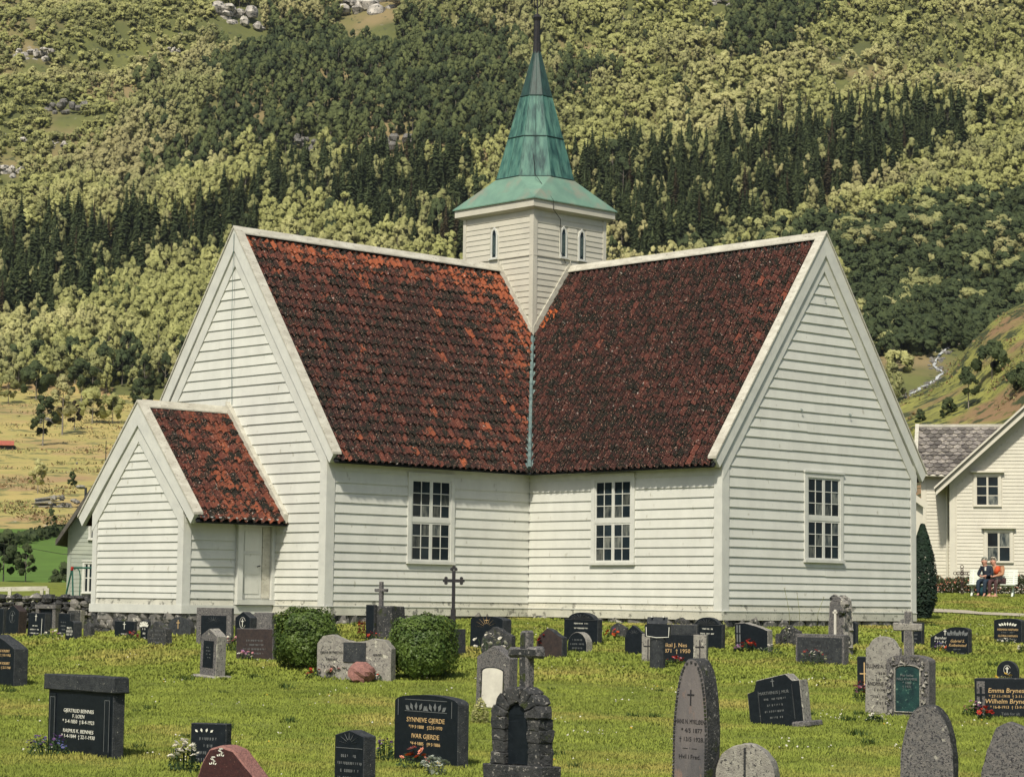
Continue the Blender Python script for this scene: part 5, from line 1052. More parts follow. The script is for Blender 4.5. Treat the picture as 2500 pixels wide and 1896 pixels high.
# ---------------------------------------------------------------- clipped bushes
def bush(X, yB, wpx, hpx, label, lf, cs=.030, n=16000, name='box_bush', spikes=14):
    q, s = ground(X, yB); k = s/FPX; a, h = wpx/2*k, hpx*k; r_ = empty(name, q+FH*a*.6, 0, label, 'bush'); m = MB()
    for i in range(n):
        v = rv().normalized(); 
        if v.z < -.75: continue
        rr = (1-.22*rnd(0, 1)**1.5)*(1+.26*noise.noise(v*2.2+Vector((X, 0, 0)))+.10*noise.noise(v*9)); sq = 1/max(abs(v.x)**3+abs(v.y)**3+abs(v.z)**3, .3)**(1/3)*.93; rr *= 1-.10*v.x*(1 if X < 900 else -1)-.06*v.z
        card(m, Vector((v.x*a*rr*sq, v.y*a*rr*sq, h*.5+v.z*h*.5*rr*sq)), v+rv()*.7, cs*rnd(.7, 1.3))
    for i in range(spikes):
        aa = rnd(0, 6.28); p = Vector((cos(aa)*a*rnd(0, .8), sin(aa)*a*rnd(0, .8), h*rnd(.80, .90)))
        for j in range(8): card(m, p+Vector((rnd(-.01, .01), rnd(-.01, .01), j*.016)), rv(), cs*.7)
    lump(m, (0, 0, h*.48), min(a, h*.5)*.70, 0, 1, 14)
    m.build('foliage', lf, r_, fix=False)
    m = MB(); m.tube([(0, 0, -.05), (.02, 0, h*.6)], [.04, .02], 6); m.build('stem', BARK, r_); return r_
random.seed(3)
bush(745, 1640, 156, 162, 'dark green clipped box bush left of the wide pale gravestone', LF_BOX); bush(1026, 1660, 162, 162, 'dark green clipped box bush right of the wide pale gravestone', LF_BOX)
# cypress behind the church corner
q, s = ground(2256, 1500); 
q = at(2253, 1497, 66); q.z = gz(q.x, q.y); k = 66/FPX; r_ = empty('cypress', q, 0, 'dark green column cypress behind the right church corner', 'tree'); m = MB(); hC, wC = 232*k, 34*k
for i in range(9000):
    u = rnd(0, 1); a = rnd(0, 6.28); R_ = wC*(.45+.55*min(1, u*5))*(1-max(0, u-.45)**1.5*2.1)*rnd(.75, 1.05); card(m, Vector((cos(a)*R_, sin(a)*R_, u*hC)), Vector((cos(a), sin(a), .6))+rv()*.5, .045*rnd(.6, 1.3))
m.build('foliage', LF_CYP, r_, fix=False); m = MB(); m.tube([(0, 0, -.1), (0, 0, hC*.7)], [.08, .03], 6); m.build('trunk', BARK, r_)
# ---------------------------------------------------------------- flowers
BL = {}
def bloom(colr, sz=.02):
    k = (colr, sz)
    if k not in BL:
        m = MB()
        for ring, (n, el, r) in enumerate(((7, .25, 1), (5, .8, .6))):
            for i in range(n):
                a = 6.28*i/n+ring; d = Vector((cos(a)*cos(el), sin(a)*cos(el), sin(el))); sdv = Vector((-sin(a), cos(a), 0)); p = d*sz*r
                m.add([(0, 0, 0), p*.6-sdv*sz*.3, p, p*.6+sdv*sz*.3], [(0, 1, 2, 3)], 0)
        for i in range(5): card(m, rv()*sz*.18+Vector((0, 0, sz*.2)), Z_, sz*.16, 1)
        o = m.build('bloom', [PET[colr], PET['yellow']], fix=False); C.objects.unlink(o); BL[k] = o.data
    return BL[k]
def flowers(X, yB, wpx, hpx, cols, label, n=14, sz=.025, leafn=160, lf=None, cat='flowers', fwd=0., z=0.):
    q, s = ground(X, yB); k = s/FPX; a, h = wpx/2*k, hpx*k; r_ = empty('flower_plant', q-FH*fwd+Z_*z, 0, label, cat); m = MB()
    for i in range(leafn):
        v = Vector((rnd(-1, 1), rnd(-1, 1)*.5, 0)); hh = h*max(0, 1-v.length**2*.6)*rnd(0, .9); card(m, RH*v.x*a+FH*v.y*a+Z_*hh, rv()+Z_*.5, rnd(.012, .03))
    for i in range(n): v = rnd(-.9, .9); m.tube([RH*v*a*.6, RH*v*a+Z_*h*.8], .003, 3)
    m.build('leaves', lf or LF_F, r_, fix=False)
    for i in range(n):
        u = rnd(-1, 1); c = random.choice(cols); o = link('bloom', bloom(c, sz*1.35), r_, RH*u*a+FH*(rnd(-.5, .2)*a-.06)+Z_*h*(rnd(.5, 1.05)*(1-.35*u*u)+.08)); o.rotation_euler = (rnd(-.2, 1.0), rnd(-.5, .5), rnd(0, 6)); o.scale = [rnd(.7, 1.3)]*3
    return r_
random.seed(8)
flowers(118, 1846, 100, 52, ['purple', 'blue', 'purple'], 'purple blue flowers at the foot of the wide black gravestone', 40, .016, 260)
flowers(448, 1885, 74, 72, ['white'], 'clump of white daisies beside the small dark gravestone', 46, .026, 220)
flowers(940, 1856, 42, 56, ['purple'], 'purple flower spikes left of the leaf carved gravestone', 22, .014, 160)
flowers(1008, 1880, 80, 52, ['peach', 'pink', 'orange', 'maroon'], 'peach and orange roses before the leaf carved gravestone', 9, .036, 200)
flowers(1062, 1890, 56, 42, ['silver'], 'silvery leaved plant before the leaf carved gravestone', 30, .03, 60, lf=PET['silver'])
flowers(602, 1615, 44, 26, ['pink', 'white', 'lilac'], 'pink and white flowers before the dark brown gravestone', 14, .028)
flowers(566, 1590, 24, 44, ['white', 'pink'], 'white and pink posy right of the broad granite frame', 14, .03)
flowers(322, 1565, 34, 24, ['pink', 'red'], 'pink flowers between two dark gravestones below the annexe', 14, .028)
flowers(130, 1562, 50, 22, ['white', 'lilac'], 'white flowers before the left row of dark gravestones', 14, .028)
flowers(882, 1552, 20, 46, ['maroon', 'red'], 'dark red creeper left of the pedestal with the small cross', 12, .022, lf=PET['maroon'])
flowers(910, 1566, 38, 24, ['red', 'maroon'], 'red flowers at the foot of the pedestal with the small cross', 14, .025)
flowers(820, 1658, 54, 32, ['pink', 'peach', 'white', 'red'], 'pink and peach roses before the wide pale gravestone', 12, .04)
flowers(764, 1658, 36, 28, ['red', 'maroon'], 'dark red flowers between left bush and pale gravestone', 10, .025)
flowers(905, 1662, 60, 24, ['red', 'white', 'maroon'], 'small red and white flowers right of the pink boulder', 12, .022)
flowers(1196, 1606, 80, 58, ['white'], 'tall white yarrow heads in front of the mottled grey gravestone', 22, .036, 130)
flowers(1325, 1605, 40, 50, ['maroon', 'red'], 'dark red leafy plant before the uneven brownish gravestone', 18, .024, lf=PET['maroon'])
flowers(1496, 1562, 36, 24, ['orange', 'orange', 'purple'], 'bright orange flowers beside the low dark gravestone', 12, .04)
flowers(1648, 1622, 48, 18, ['red', 'red', 'pink'], 'row of red flowers before the black centre slab', 16, .026)
flowers(1826, 1592, 34, 30, ['red'], 'red flowers before the wide black gravestone with rough top', 14, .036)
flowers(1800, 1592, 20, 18, ['white', 'lilac'], 'pale lilac flowers left of the bright red ones', 8, .026)
flowers(1880, 1600, 60, 24, ['white', 'silver'], 'white flowers and weeds between two dark gravestones', 10, .024, 240)
flowers(1932, 1575, 42, 44, ['white', 'silver'], 'white edged leafy plant before a low dark gravestone', 34, .018, 240)
flowers(1985, 1624, 60, 38, ['red', 'white', 'white', 'maroon'], 'red and white flowers before the wide low granite gravestone', 18, .026)
flowers(1960, 1610, 36, 30, ['white'], 'small white flowers at the left end of the granite gravestone', 8, .02, 200)
flowers(2102, 1714, 44, 44, ['lilac', 'pink', 'maroon'], 'pink potted flowers left of the pale shouldered gravestone', 22, .026)
flowers(2135, 1762, 44, 20, ['white'], 'low white flowers under the ivy framed gravestone', 16, .018, 160)
flowers(2288, 1590, 30, 20, ['blue', 'purple'], 'blue flowers before the white lettered gravestone', 10, .024)
flowers(2302, 1594, 26, 16, ['yellow', 'orange'], 'yellow flowers beside the blue ones', 10, .022)
flowers(2452, 1576, 52, 18, ['white'], 'white flowers before the dove gravestone', 14, .022)
flowers(2494, 1596, 22, 26, ['white'], 'white flower clump at the right edge below the dove gravestone', 10, .026)
flowers(2374, 1748, 44, 34, ['pink', 'white', 'lilac'], 'pale pink flowers left of the wide gilt lettered gravestone', 16, .024)
flowers(2406, 1756, 34, 30, ['red'], 'deep red flower bunch before the wide gilt lettered gravestone', 14, .03)
flowers(2450, 1668, 44, 22, ['yellow'], 'yellow green leaves over the wide gilt lettered gravestone', 6, .026, lf=LF_Y)
flowers(1172, 1765, 40, 70, ['yellow'], 'feathery green plant between the marble plate stone and the rustic monument', 2, .012, 600, lf=LF_Y)
flowers(1690, 1548, 1, 1, ['white'], 'thin weed beside the black box gravestone', 1, .012, 6)
flowers(1768, 1560, 22, 52, ['yellow'], 'green weed growing at the church corner', 1, .012, 260, lf=LF_Y)
q0, s0 = ground(1970, 1548); m = MB(); r_ = empty('tall_weed', q0, 0, 'tall thin stalks with white heads before the church gable', 'plant')
for i, dx in enumerate((-.45, -.2, .25, .62)): m.tube([RH*dx*.9, RH*(dx*.95+.02)+Z_*.5, RH*(dx*1.15+(.1 if i > 1 else 0))+Z_*(1.05-.1*i)], .005, 4)
m.build('stalk', LF_O, r_, fix=False)
for i, dx in enumerate((-.45, -.2, .25, .62)): link('bloom', bloom('white', .05), r_, RH*(dx*1.15+(.1 if i > 1 else 0))+Z_*(1.05-.1*i))
# ================================================================ grass
def mini(name, mats, fn):
    m = MB(); fn(m); o = m.build(name, mats, fix=False); C.objects.unlink(o); return o
def gp(m, n=150, R_=.30, h=.05, wd=.0045, mi=0):
    for i in range(n):
        a = rnd(0, 6.28); r = R_*sqrt(rnd(0, 1)); p = Vector((cos(a)*r, sin(a)*r, -.01)); b_ = rnd(0, 6.28); d = Vector((cos(b_), sin(b_), 0)); e = Vector((-d.y, d.x, 0)); H = h*rnd(.5, 1.3); ln = d*H*rnd(.1, .9)
        m.add([p-e*wd, p+e*wd, p+ln*.4+Z_*H*.65+e*wd*.7, p+ln*.4+Z_*H*.65-e*wd*.7, p+ln+Z_*H], [(0, 1, 2, 3), (3, 2, 4)], mi)
random.seed(77)
GP = [mini('grass_tuft', GRASSM, lambda m: gp(m, 200, .28, .042)) for _ in range(3)]+[mini('grass_tuft', GRASSM, lambda m: gp(m, 150, .30, .046, .009)) for _ in range(2)]
GT = mini('grass_tuft', pm('tall_dark_grass', (.06, .10, .02), (.04, .07, .015), 4, .8, trans=.2), lambda m: gp(m, 60, .10, .12, .006))
sets = [[] for _ in range(6)]
s = 17.5
while s < 96:
    st_p = .30 if s < 30 else (.36 if s < 50 else .45); t = -.30*s-2.5
    while t < .30*s+2.5:
        q = wp(s+rnd(-.5, .5)*st_p, t+rnd(-.5, .5)*st_p); t += st_p
        if (-7.4 < q.x < 6.4 and .1 < q.y < 7.4) or (-7.4 < q.x < -.1 and -6.5 < q.y < 7.4) or (s > 62 and t < 6) : continue
        z = gz(q.x, q.y)+.025*noise.noise(Vector((q.x*1.3, q.y*1.3, 4))); g = noise.noise(Vector((q.x*.7, q.y*.7, 2)))
        k = random.randrange(3) if s < 42 else 3+random.randrange(2)
        sets[k].append((Vector((q.x, q.y, z)), rnd(.75, 1.15)*(1+.45*g)*(1.25 if s > 42 else 1), rnd(0, 6.28), st_p/.24*(1-.2*g)))
        if rnd(0, 1) < (.006 if noise.noise(Vector((q.x*.5, q.y*.5, 31))) < .15 else .07): sets[5].append((Vector((q.x, q.y, z)), rnd(.5, .9), rnd(0, 6.28), 1.6))
    s += st_p
scatter('grass', list(zip(GP+[GT], sets)), 'uneven yellow green lawn grass between the graves')
print('GRASS', sum(map(len, sets)))
m = MB()
for i in range(620):
    s = rnd(19, 62); c = wp(s, rnd(-.22, .22)*s)
    if noise.noise(Vector((c.x*.35, c.y*.35, 9))) < .02: continue
    n = random.choice((1, 1, 2, 4))
    for j in range(n):
        p = c+Vector((rnd(-.25, .25), rnd(-.25, .25), 0)); p.z = gz(p.x, p.y)+rnd(.04, .09); z_ = rnd(.010, .019); mi = 1 if rnd(0, 1) < .06 else 0
        for k in range(3): card(m, p+rv()*z_*.4, rv()+Z_*1.2-FH*.8, z_, mi)
tag(m.build('clover_flowers', [PET['white'], PET['yellow']], fix=False), 'small white clover heads and buttercups scattered through the lawn', kind='stuff')
# path beyond the church
m = MB(); PT = pm('pale_gravel_path', (.42, .38, .29), (.33, .30, .23), 8, .95, .4, 40); pr = []
for k in range(30):
    X = 2225+k*16; Y = 1494+(X-2270)*.045*(1 if X > 2290 else .6); q, s = ground(X, Y+0); pr.append((q-FH*(1.3), q+FH*(1.3 if X < 2400 else .6)))
for a, b_ in zip(pr, pr[1:]): m.add([Vector((p.x, p.y, gz(p.x, p.y)+.065)) for p in (a[0], b_[0], b_[1], a[1])], [(0, 1, 2, 3)])
tag(m.build('path', PT, fix=False), kind='structure')
# ================================================================ houses
def frame(px_, py_, s, turn=0.):
    q = at(px_, py_, s); return q
def local(name, p, rz, label, cat): return empty(name, p, rz, label, cat)
LX, LY = Vector((1, 0, 0)), Vector((0, 1, 0))
HW = pm('warm_white_boards', (.57, .55, .46), (.52, .50, .42), 2, .6, .1, 50, rnd=.02)
SLATE = pm('weathered_slate', (.20, .185, .16), (.11, .10, .095), 5, .85, .6, 40, rnd=.5, speck=((.34, .31, .25), 7, .62))
random.seed(55)
sH = 97.; kH = sH/FPX; base = at(2319, 1452, sH); r_ = empty('white_house', base, YAW-.20, 'white boarded two storey house with a slate roof at the right', 'house'); z0 = 0; zy = lambda y: (1452-y)*kH; xx = lambda x: (x-2319)*kH
EZ = zy(1164); WID = 2*xx(2600); APX = xx(2600); APZ = zy(905)
m = MB(); m.hexa([(0, 0, -.5), (WID, 0, -.5), (WID, 0, EZ), (APX, 0, APZ-.15), (0, 0, EZ)], [(0, 9, -.5), (WID, 9, -.5), (WID, 9, EZ), (APX, 9, APZ-.15), (0, 9, EZ)]); m.build('wall', HW, r_)
rs = (APZ-EZ)/APX
Zs = [.25+i*.148 for i in range(int((APZ-.6)/.148))]
winU, winL = (xx(2377), xx(2443), zy(1237), zy(1157)), (xx(2402), xx(2470), zy(1373), zy(1293))
for z_a, z_b in zip(Zs, Zs[1:]):
    if zy(1452) > z_b: continue
    x0 = .30+max(0, (z_a-EZ+.45)/rs); zm = (z_a+z_b)/2; sg = [(x0, min(xx(2560), 2*APX-x0))]
    for (a, b_, c, d) in (winU, winL):
        if c < zm < d: sg = [(x0, a-.05), (b_+.05, sg[0][1])]
    for a, b_ in sg:
        if b_-a > .1: plank(r_, (0, 0, 0), LX, -LY, z_a, z_b, lambda z: a, lambda z: b_, HW, .028)
obox('corner_board', HW, r_, (0, 0, 0), LX, -LY, 0, .24, 0, EZ-.1, 0, .03)
window(r_, (0, 0, 0), LX, -LY, *winU, cols=1, rows=3, sashes=2, tiers=1, sill=.05, case=.10, bar=.03, fr_=.035, mat=HW)
window(r_, (0, 0, 0), LX, -LY, *winL, cols=1, rows=2, sashes=2, tiers=1, sill=.05, case=.10, bar=.03, fr_=.035, mat=HW)
for (a, b_, c, d) in (winU, winL): obox('window_hood', HW, r_, (0, 0, 0), LX, -LY, a-.12, b_+.12, d+.05, d+.12, 0, .2)
for sg in (1, -1):
    q = [(APX, APZ), (APX-sg*(APX+.55), APZ-rs*(APX+.55)), (APX-sg*(APX+.55), APZ-rs*(APX+.55)-.30), (APX, APZ-.34)]
    m = MB(); m.hexa([(x, -.60, z) for x, z in q], [(x, -.64, z) for x, z in q]); m.build('barge_board', HW, r_)
    q = [(APX, APZ+.04), (APX-sg*(APX+.6), APZ-rs*(APX+.6)+.04), (APX-sg*(APX+.6), APZ-rs*(APX+.6)-.06), (APX, APZ-.06)]
    m = MB(); m.hexa([(x, -.72, z) for x, z in q], [(x, 9, z) for x, z in q]); m.build('roof', SLATE, r_)
    q = [(APX, APZ+.10), (APX-sg*(APX+.62), APZ-rs*(APX+.62)+.10), (APX-sg*(APX+.62), APZ-rs*(APX+.62)+.0), (APX, APZ+.0)]
    m = MB(); m.hexa([(x, -.76, z) for x, z in q], [(x, -.66, z) for x, z in q]); m.build('verge_board', HW, r_)
# recessed wing with slate roof facing the camera
wx0, wy = xx(2249), 1.3; WE = zy(1160)*1.012; WR = zy(1036)*1.03; rd = 3.2
m = MB(); m.hexa([(wx0, wy, -.5), (0, wy, -.5), (0, wy, WE), (wx0, wy, WE)], [(wx0, wy+7, -.5), (0, wy+7, -.5), (0, wy+7, WE), (wx0, wy+7, WE)]); m.build('wing_wall', HW, r_)
for z_a, z_b in zip(Zs, Zs[1:]):
    if z_b < WE-.15: plank(r_, (wx0, wy, 0), LX, -LY, z_a, z_b, lambda z: .22, lambda z: -wx0-.01, HW, .028)
obox('corner_board', HW, r_, (wx0, wy, 0), LX, -LY, 0, .2, 0, WE, 0, .03)
rx0 = wx0-.15; ry0 = wy-.45; rise = WR-WE; 
m = MB(); m.hexa([(rx0, ry0, WE-.08), (3.6, ry0, WE-.08), (4.4, ry0+rd, WR-.08), (rx0, ry0+rd, WR-.08)], [(rx0, ry0, WE), (3.6, ry0, WE), (4.4, ry0+rd, WR), (rx0, ry0+rd, WR)]); m.build('wing_roof', SLATE, r_)
m = MB(); m.hexa([(rx0, ry0+rd, WR-.1), (4.4, ry0+rd, WR-.1), (4.4, ry0+2*rd, WE), (rx0, ry0+2*rd, WE)], [(rx0, ry0+rd, WR-.02), (4.4, ry0+rd, WR-.02), (4.4, ry0+2*rd, WE+.1), (rx0, ry0+2*rd, WE+.1)]); m.build('wing_roof', SLATE, r_)
up_ = Vector((0, rd, rise)).normalized(); nn = Vector((0, -rise, rd)).normalized(); LS = sqrt(rd*rd+rise*rise); nr_ = 13
SM = []
for v in range(4):
    m = MB(); a = .157; O = [(-a, .30), (-a, .04), (-a*.7, -.06), (0, -.11), (a*.7, -.06), (a, .04), (a, .30)]; j = [rnd(-.012, .012) for _ in O]
    top = [LX*x+up_*(y+jj)+nn*(.06-y*.14) for (x, y), jj in zip(O, j)]; m.hexa([p-nn*.03 for p in top], top); o = m.build('slate', SLATE); C.objects.unlink(o); SM.append(o.data)
for j in range(nr_):
    v = j/nr_; xr = 3.4
    nx = int((xr-rx0)/.33)
    for i in range(nx):
        x = rx0+.17+i*.33+(j % 2)*.165; P_ = Vector((x, ry0, WE))+up_*(v*LS)
        if P_.z < APZ-rs*(APX-P_.x)-.25 and P_.x > -.3: continue
        link('slate', SM[random.randrange(4)], r_, P_)
m = MB(); m.beam((rx0-.08, ry0-.05, WE+.02), (rx0-.08, ry0+rd, WR+.06), .16, .16, (0, 1, 1)); m.build('verge_board', WORN, r_)
m = MB(); m.beam((rx0-.1, ry0+rd, WR+.04), (4.3, ry0+rd, WR+.04), .2, .12); m.build('ridge_board', WORN, r_)
m = MB(); m.tube([(rx0+.2, ry0+.05, WE+rise*.35+.05), (2.0, ry0+1.1-.05, WE+rise*.35+.12)], .02, 4); m.build('snow_rail', IRON, r_)
m = MB(); m.tube([(rx0, ry0-.03, WE-.02), (0, ry0-.03, WE-.05)], .05, 8); m.build('gutter', HW, r_)
m = MB(); m.tube([(-.12, ry0-.03, WE-.06), (-.12, wy-.08, WE-.5), (-.12, wy-.08, .1)], .045, 8); m.build('downpipe', HW, r_)
# low shed roof glimpsed left of the house
p = at(2232, 1500, 80); p.z = gz(p.x, p.y); r_ = empty('garden_shed', p, YAW, 'small white shed glimpsed behind the cypress', 'shed'); k = 80/FPX
m = MB(); q = [(-6, -.2), (60*k, -.2), (60*k, 235*k), (-1.2, 330*k), (-6, 235*k)]; m.hexa([(x, 3, z) for x, z in q], [(x, 6, z) for x, z in q]); m.build('wall', HW, r_); m = MB(); m.beam((-1.2, 2.8, 345*k), (66*k, 2.8, 235*k), .2, .12, (0, 1, 0)); m.build('barge_board', HW, r_)
# grey house behind the stone wall
GH = pm('grey_green_boards', (.33, .36, .30), (.27, .30, .26), 2, .7, .2, 50, rnd=.04); RFD = pm('dark_roof_edge', (.10, .095, .08), (.06, .055, .05), 5, .8, .3, 30)
sG = 80.; k = sG/FPX; base = at(163, 1462, sG); r_ = empty('grey_house', base, YAW+.05, 'grey green boarded house with a steep dark roof behind the stone wall', 'house'); zy = lambda y: (1462-y)*k
ax, az = 80*k, zy(1158); sl_ = (az-zy(1322))/((240-136)*k); ez = az-sl_*ax
m = MB(); m.hexa([(0, 0, -.8), (2*ax, 0, -.8), (2*ax, 0, ez), (ax, 0, az-.1), (0, 0, ez)], [(0, 7, -.8), (2*ax, 7, -.8), (2*ax, 7, ez), (ax, 7, az-.1), (0, 7, ez)]); m.build('wall', GH, r_)
z = 0.; wG, wG2 = (36*k, 66*k, zy(1448), zy(1370)), (48*k, 78*k, zy(1318), zy(1262))
while z < az-.4:
    a = .1+max(0, (z+.14-ez)/sl_); zm = z+.07; sg = [(a, 2*ax-a)]
    for (x0, x1, c, d) in (wG, wG2):
        if c-.02 < zm < d+.05: sg = [(a, x0), (x1, 2*ax-a)]
    for p_, q_ in sg:
        if q_-p_ > .08: plank(r_, (0, 0, 0), LX, -LY, z, z+.14, lambda zz: p_, lambda zz: q_, GH, .016)
    z += .14
obox('corner_board', GH, r_, (0, 0, 0), LX, -LY, -.02, .10, 0, ez, 0, .03)
window(r_, (0, 0, 0), LX, -LY, *wG, cols=1, rows=2, sashes=2, tiers=1, sill=.05, case=.07, bar=.03, fr_=.03, mat=TRIM); window(r_, (0, 0, 0), LX, -LY, *wG2, cols=1, rows=2, sashes=2, tiers=1, sill=.05, case=.07, bar=.03, fr_=.03, mat=TRIM)
for sg in (1, -1):
    e_ = ax+26*k; q = [(ax, az+.08), (ax-sg*e_, az-sl_*e_+.08), (ax-sg*e_, az-sl_*e_-.10), (ax, az-.14)]
    m = MB(); m.hexa([(x, -.5, z) for x, z in q], [(x, 7.3, z) for x, z in q]); m.build('roof', RFD, r_); m = MB(); m.hexa([(x, -.54, z-.02) for x, z in q], [(x, -.5, z-.02) for x, z in q]); m.build('barge_board', RFD, r_)
m = MB(); m.tube([(ax, .5, az), (ax, .5, az+1.2)], .015, 5); m.build('aerial', IRON, r_)
# ---------------------------------------------------------------- stone wall at the left
random.seed(12)
r_ = empty('stone_wall', at(110, 1510, 68), 0, 'dry stone wall of dark mossy stones behind the left graves', 'wall'); iv = r_.location.copy(); m_all = MB()
for row in range(5):
    X = -60
    while X < 232:
        wpx_ = rnd(14, 30); s = 68; p = at(X+wpx_/2, 1515-row*13.5-rnd(0, 3), s)-iv; m = MB(); lump(m, p, wpx_*.62*s/FPX, 0, rnd(.50, .72), 7); m.build('wall_stone', DSTONE if rnd(0, 1) < .7 else ROCK, r_); X += wpx_*.92
p0, p1 = at(-60, 1515, 68.5)-iv, at(232, 1515, 68.5)-iv; m = MB(); m.beam(p0-Z_*.0, p1-Z_*.0, .3, 1.1); m.build('wall_core', DSTONE, r_)
for k_ in range(60): pass
# white rail, swing, lamp, barn, woodpile
k = 73/FPX; p = at(0, 1438, 73); r_ = empty('rail_fence', p, YAW, 'weathered white board rail above the stone wall', 'fence'); m = MB(); m.beam((-1, 0, -.02), (115*k, 0, .05), .05, .14); m.build('rail', WORN, r_)
for X in (20, 98, 112): m = MB(); m.box(X*k, X*k+.10, -.05, .05, -.7, .06); m.build('post', WORN, r_)
m = MB(); m.beam((60*k, -.2, -.25), (88*k, -.2, -.40), .04, .1); m.build('loose_board', WORN, r_)
GRN = pm('green_painted_pipe', (.02, .10, .07), (.02, .08, .06), 5, .5); k = 74/FPX; p = at(190, 1470, 74); r_ = empty('swing_frame', p, YAW, 'green tubular swing frame with red joints before the grey house', 'swing')
zt_ = (1470-1386)*k; m = MB(); m.tube([(-42*k, .3, -.3), (-16*k, 0, zt_)], .03, 6); m.build('leg', GRN, r_); m = MB(); m.tube([(-6*k, -.3, -.3), (-16*k, 0, zt_)], .03, 6); m.build('leg', GRN, r_)
m = MB(); m.tube([(-16*k, 0, zt_), (60*k, 0, zt_)], .03, 6); m.build('top_bar', GRN, r_); m = MB(); m.tube([(4*k, .0, -.3), (4*k, 0, zt_-.28), (2*k, 0, zt_-.1), (-4*k, 0, zt_-.01), (-12*k, 0, zt_-.05)], .02, 6); m.build('hoop', GRN, r_); m = MB(); m.tube([(-17*k, -.02, zt_-.08), (-15*k, -.02, zt_+.03)], .05, 6); m.build('joint', PET['red'], r_)
k = 90/FPX; p = at(204, 1380, 90); r_ = empty('street_lamp', p, YAW, 'grey street lamp standing behind the grey house roof', 'street lamp'); m = MB(); m.tube([(0, 0, -1), (0, 0, (1380-1190)*k)], .05, 8); m.build('pole', BSIDE, r_)
m = MB(); m.tube([(0, 0, (1380-1195)*k), (-10*k, 0, (1380-1186)*k), (-16*k, 0, (1380-1186)*k)], .03, 6); m.build('arm', BSIDE, r_); m = MB(); lump(m, (-12*k, 0, (1380-1189)*k), .16, 0, .45, 8); m.build('lamp_head', LSTONE, r_)
q, s = far_hit(8, 1097); k = s/FPX; r_ = empty('hay_barn', q-Z_*.3, YAW+.1, 'tiny grey barn with a rust red roof on the meadow', 'barn')
MB().box(-22*k, 26*k, -1, 3, 0, 16*k).build('wall', BSIDE, r_); m = MB(); m.hexa([(-24*k, -1.4, 14*k), (28*k, -1.4, 14*k), (24*k, 1, 26*k), (-24*k, 1, 26*k)], [(-24*k, -1.4, 16*k), (28*k, -1.4, 16*k), (24*k, 1, 28*k), (-24*k, 1, 28*k)]); m.build('roof', pm('red_sheet_roof', (.42, .12, .07), (.30, .09, .06), 3, .6), r_)
q, s = far_hit(130, 1240); k = s/FPX; r_ = empty('timber_stack', q, YAW+.1, 'grey heap of boards and stones lying on the meadow slope', 'timber stack')
for i in range(7): m = MB(); m.beam((-46*k+rnd(-.3, .3), rnd(-.8, .8), .15+.14*i), (20*k+rnd(-1, 1), rnd(-.8, .8), .2+.20*i), .28, .14); m.build('plank', BSIDE if i % 3 else LSTONE, r_)
for i in range(14): m = MB(); lump(m, (rnd(-10, 70)*k, rnd(-1, 1), rnd(.1, 1.3)), rnd(.2, .5)); m.build('rock', LSTONE if i % 2 else ROCK, r_)
# ---------------------------------------------------------------- rose hedge before the white house, iron cross, bench, couple
random.seed(66)
def hedge(x0, x1, y, hpx, s, label, n):
    p = at((x0+x1)/2, y, s); p.z = gz(p.x, p.y); k = s/FPX; r_ = empty('rose_hedge', p, YAW, label, 'hedge'); m = MB(); a = (x1-x0)/2*k; h = hpx*k
    for i in range(n):
        x = rnd(-a, a); hh = h*(.75+.35*noise.noise(Vector((x*1.5, 3, 0)))+.15*noise.noise(Vector((x*5, 3, 0)))); z = hh*rnd(0, 1)**.8; card(m, Vector((x, rnd(-.4, .4), z)), rv(), rnd(.03, .07), 0 if rnd(0, 1) < .62 else 1)
        if rnd(0, 1) < .02: m.tube([(x, 0, z*.5), (x+rnd(-.1, .1), 0, z+.15)], .008, 3, 1)
    for i in range(n//36): x = rnd(-a, a); card(m, Vector((x, -.42, h*rnd(.15, .85))), rv()-LY*1.2, rnd(.02, .04), 2)
    m.build('leaves', [LF_D, LF_B, PET['peach']], r_, fix=False)
hedge(2280, 2390, 1447, 54, 91, 'scrubby rose hedge between cypress and iron cross', 2600); hedge(2390, 2600, 1447, 66, 91, 'taller scrubby hedge behind the white bench', 4200)
q = at(2349, 1447, 87); q.z = gz(q.x, q.y); k = 87/FPX; r_ = empty('iron_cross', q, YAW, 'ornate openwork iron cross beside the bench', 'grave cross'); RI = pm('rusty_brown_iron', (.05, .03, .025), (.03, .02, .018), 8, .8)
m = MB(); 
for sx in (-2.4, 2.4): m.box(sx*k-.012, sx*k+.012, -.02, .02, 0, 66*k)
for j in range(8): m.beam((-2.4*k, 0, j*8*k), (2.4*k, 0, (j+1)*8*k), .012, .012, (0, 1, 0))
m.build('cross_shaft', RI, r_); m = MB()
for sz_ in (-2.2, 2.2): m.box(-15*k, 15*k, -.02, .02, (54+sz_)*k-.012, (54+sz_)*k+.012)
for j in range(-3, 3): m.beam((j*5*k, 0, 52*k), ((j+1)*5*k, 0, 56*k), .012, .012, (0, 1, 0))
m.build('cross_arm', RI, r_)
for (x, z) in ((0, 70), (-17, 54), (17, 54), (0, 54)):
    m = MB(); m.tube([(x*k+4*k*cos(a), 0, z*k+4*k*sin(a)) for a in [.785*j for j in range(9)]], .014, 4, cap=False); m.build('scroll', RI, r_)
WB = pm('white_bench_paint', (.72, .76, .68), (.62, .68, .60), 5, .5); sB = 84.; k = sB/FPX
q, s = ground(2424, 1456); q = at(2424, 1456, sB); q.z = gz(q.x, q.y); BT = YAW-.35; r_ = empty('park_bench', q, BT, 'white slatted park bench with curved cast legs', 'bench')
BWD = .86
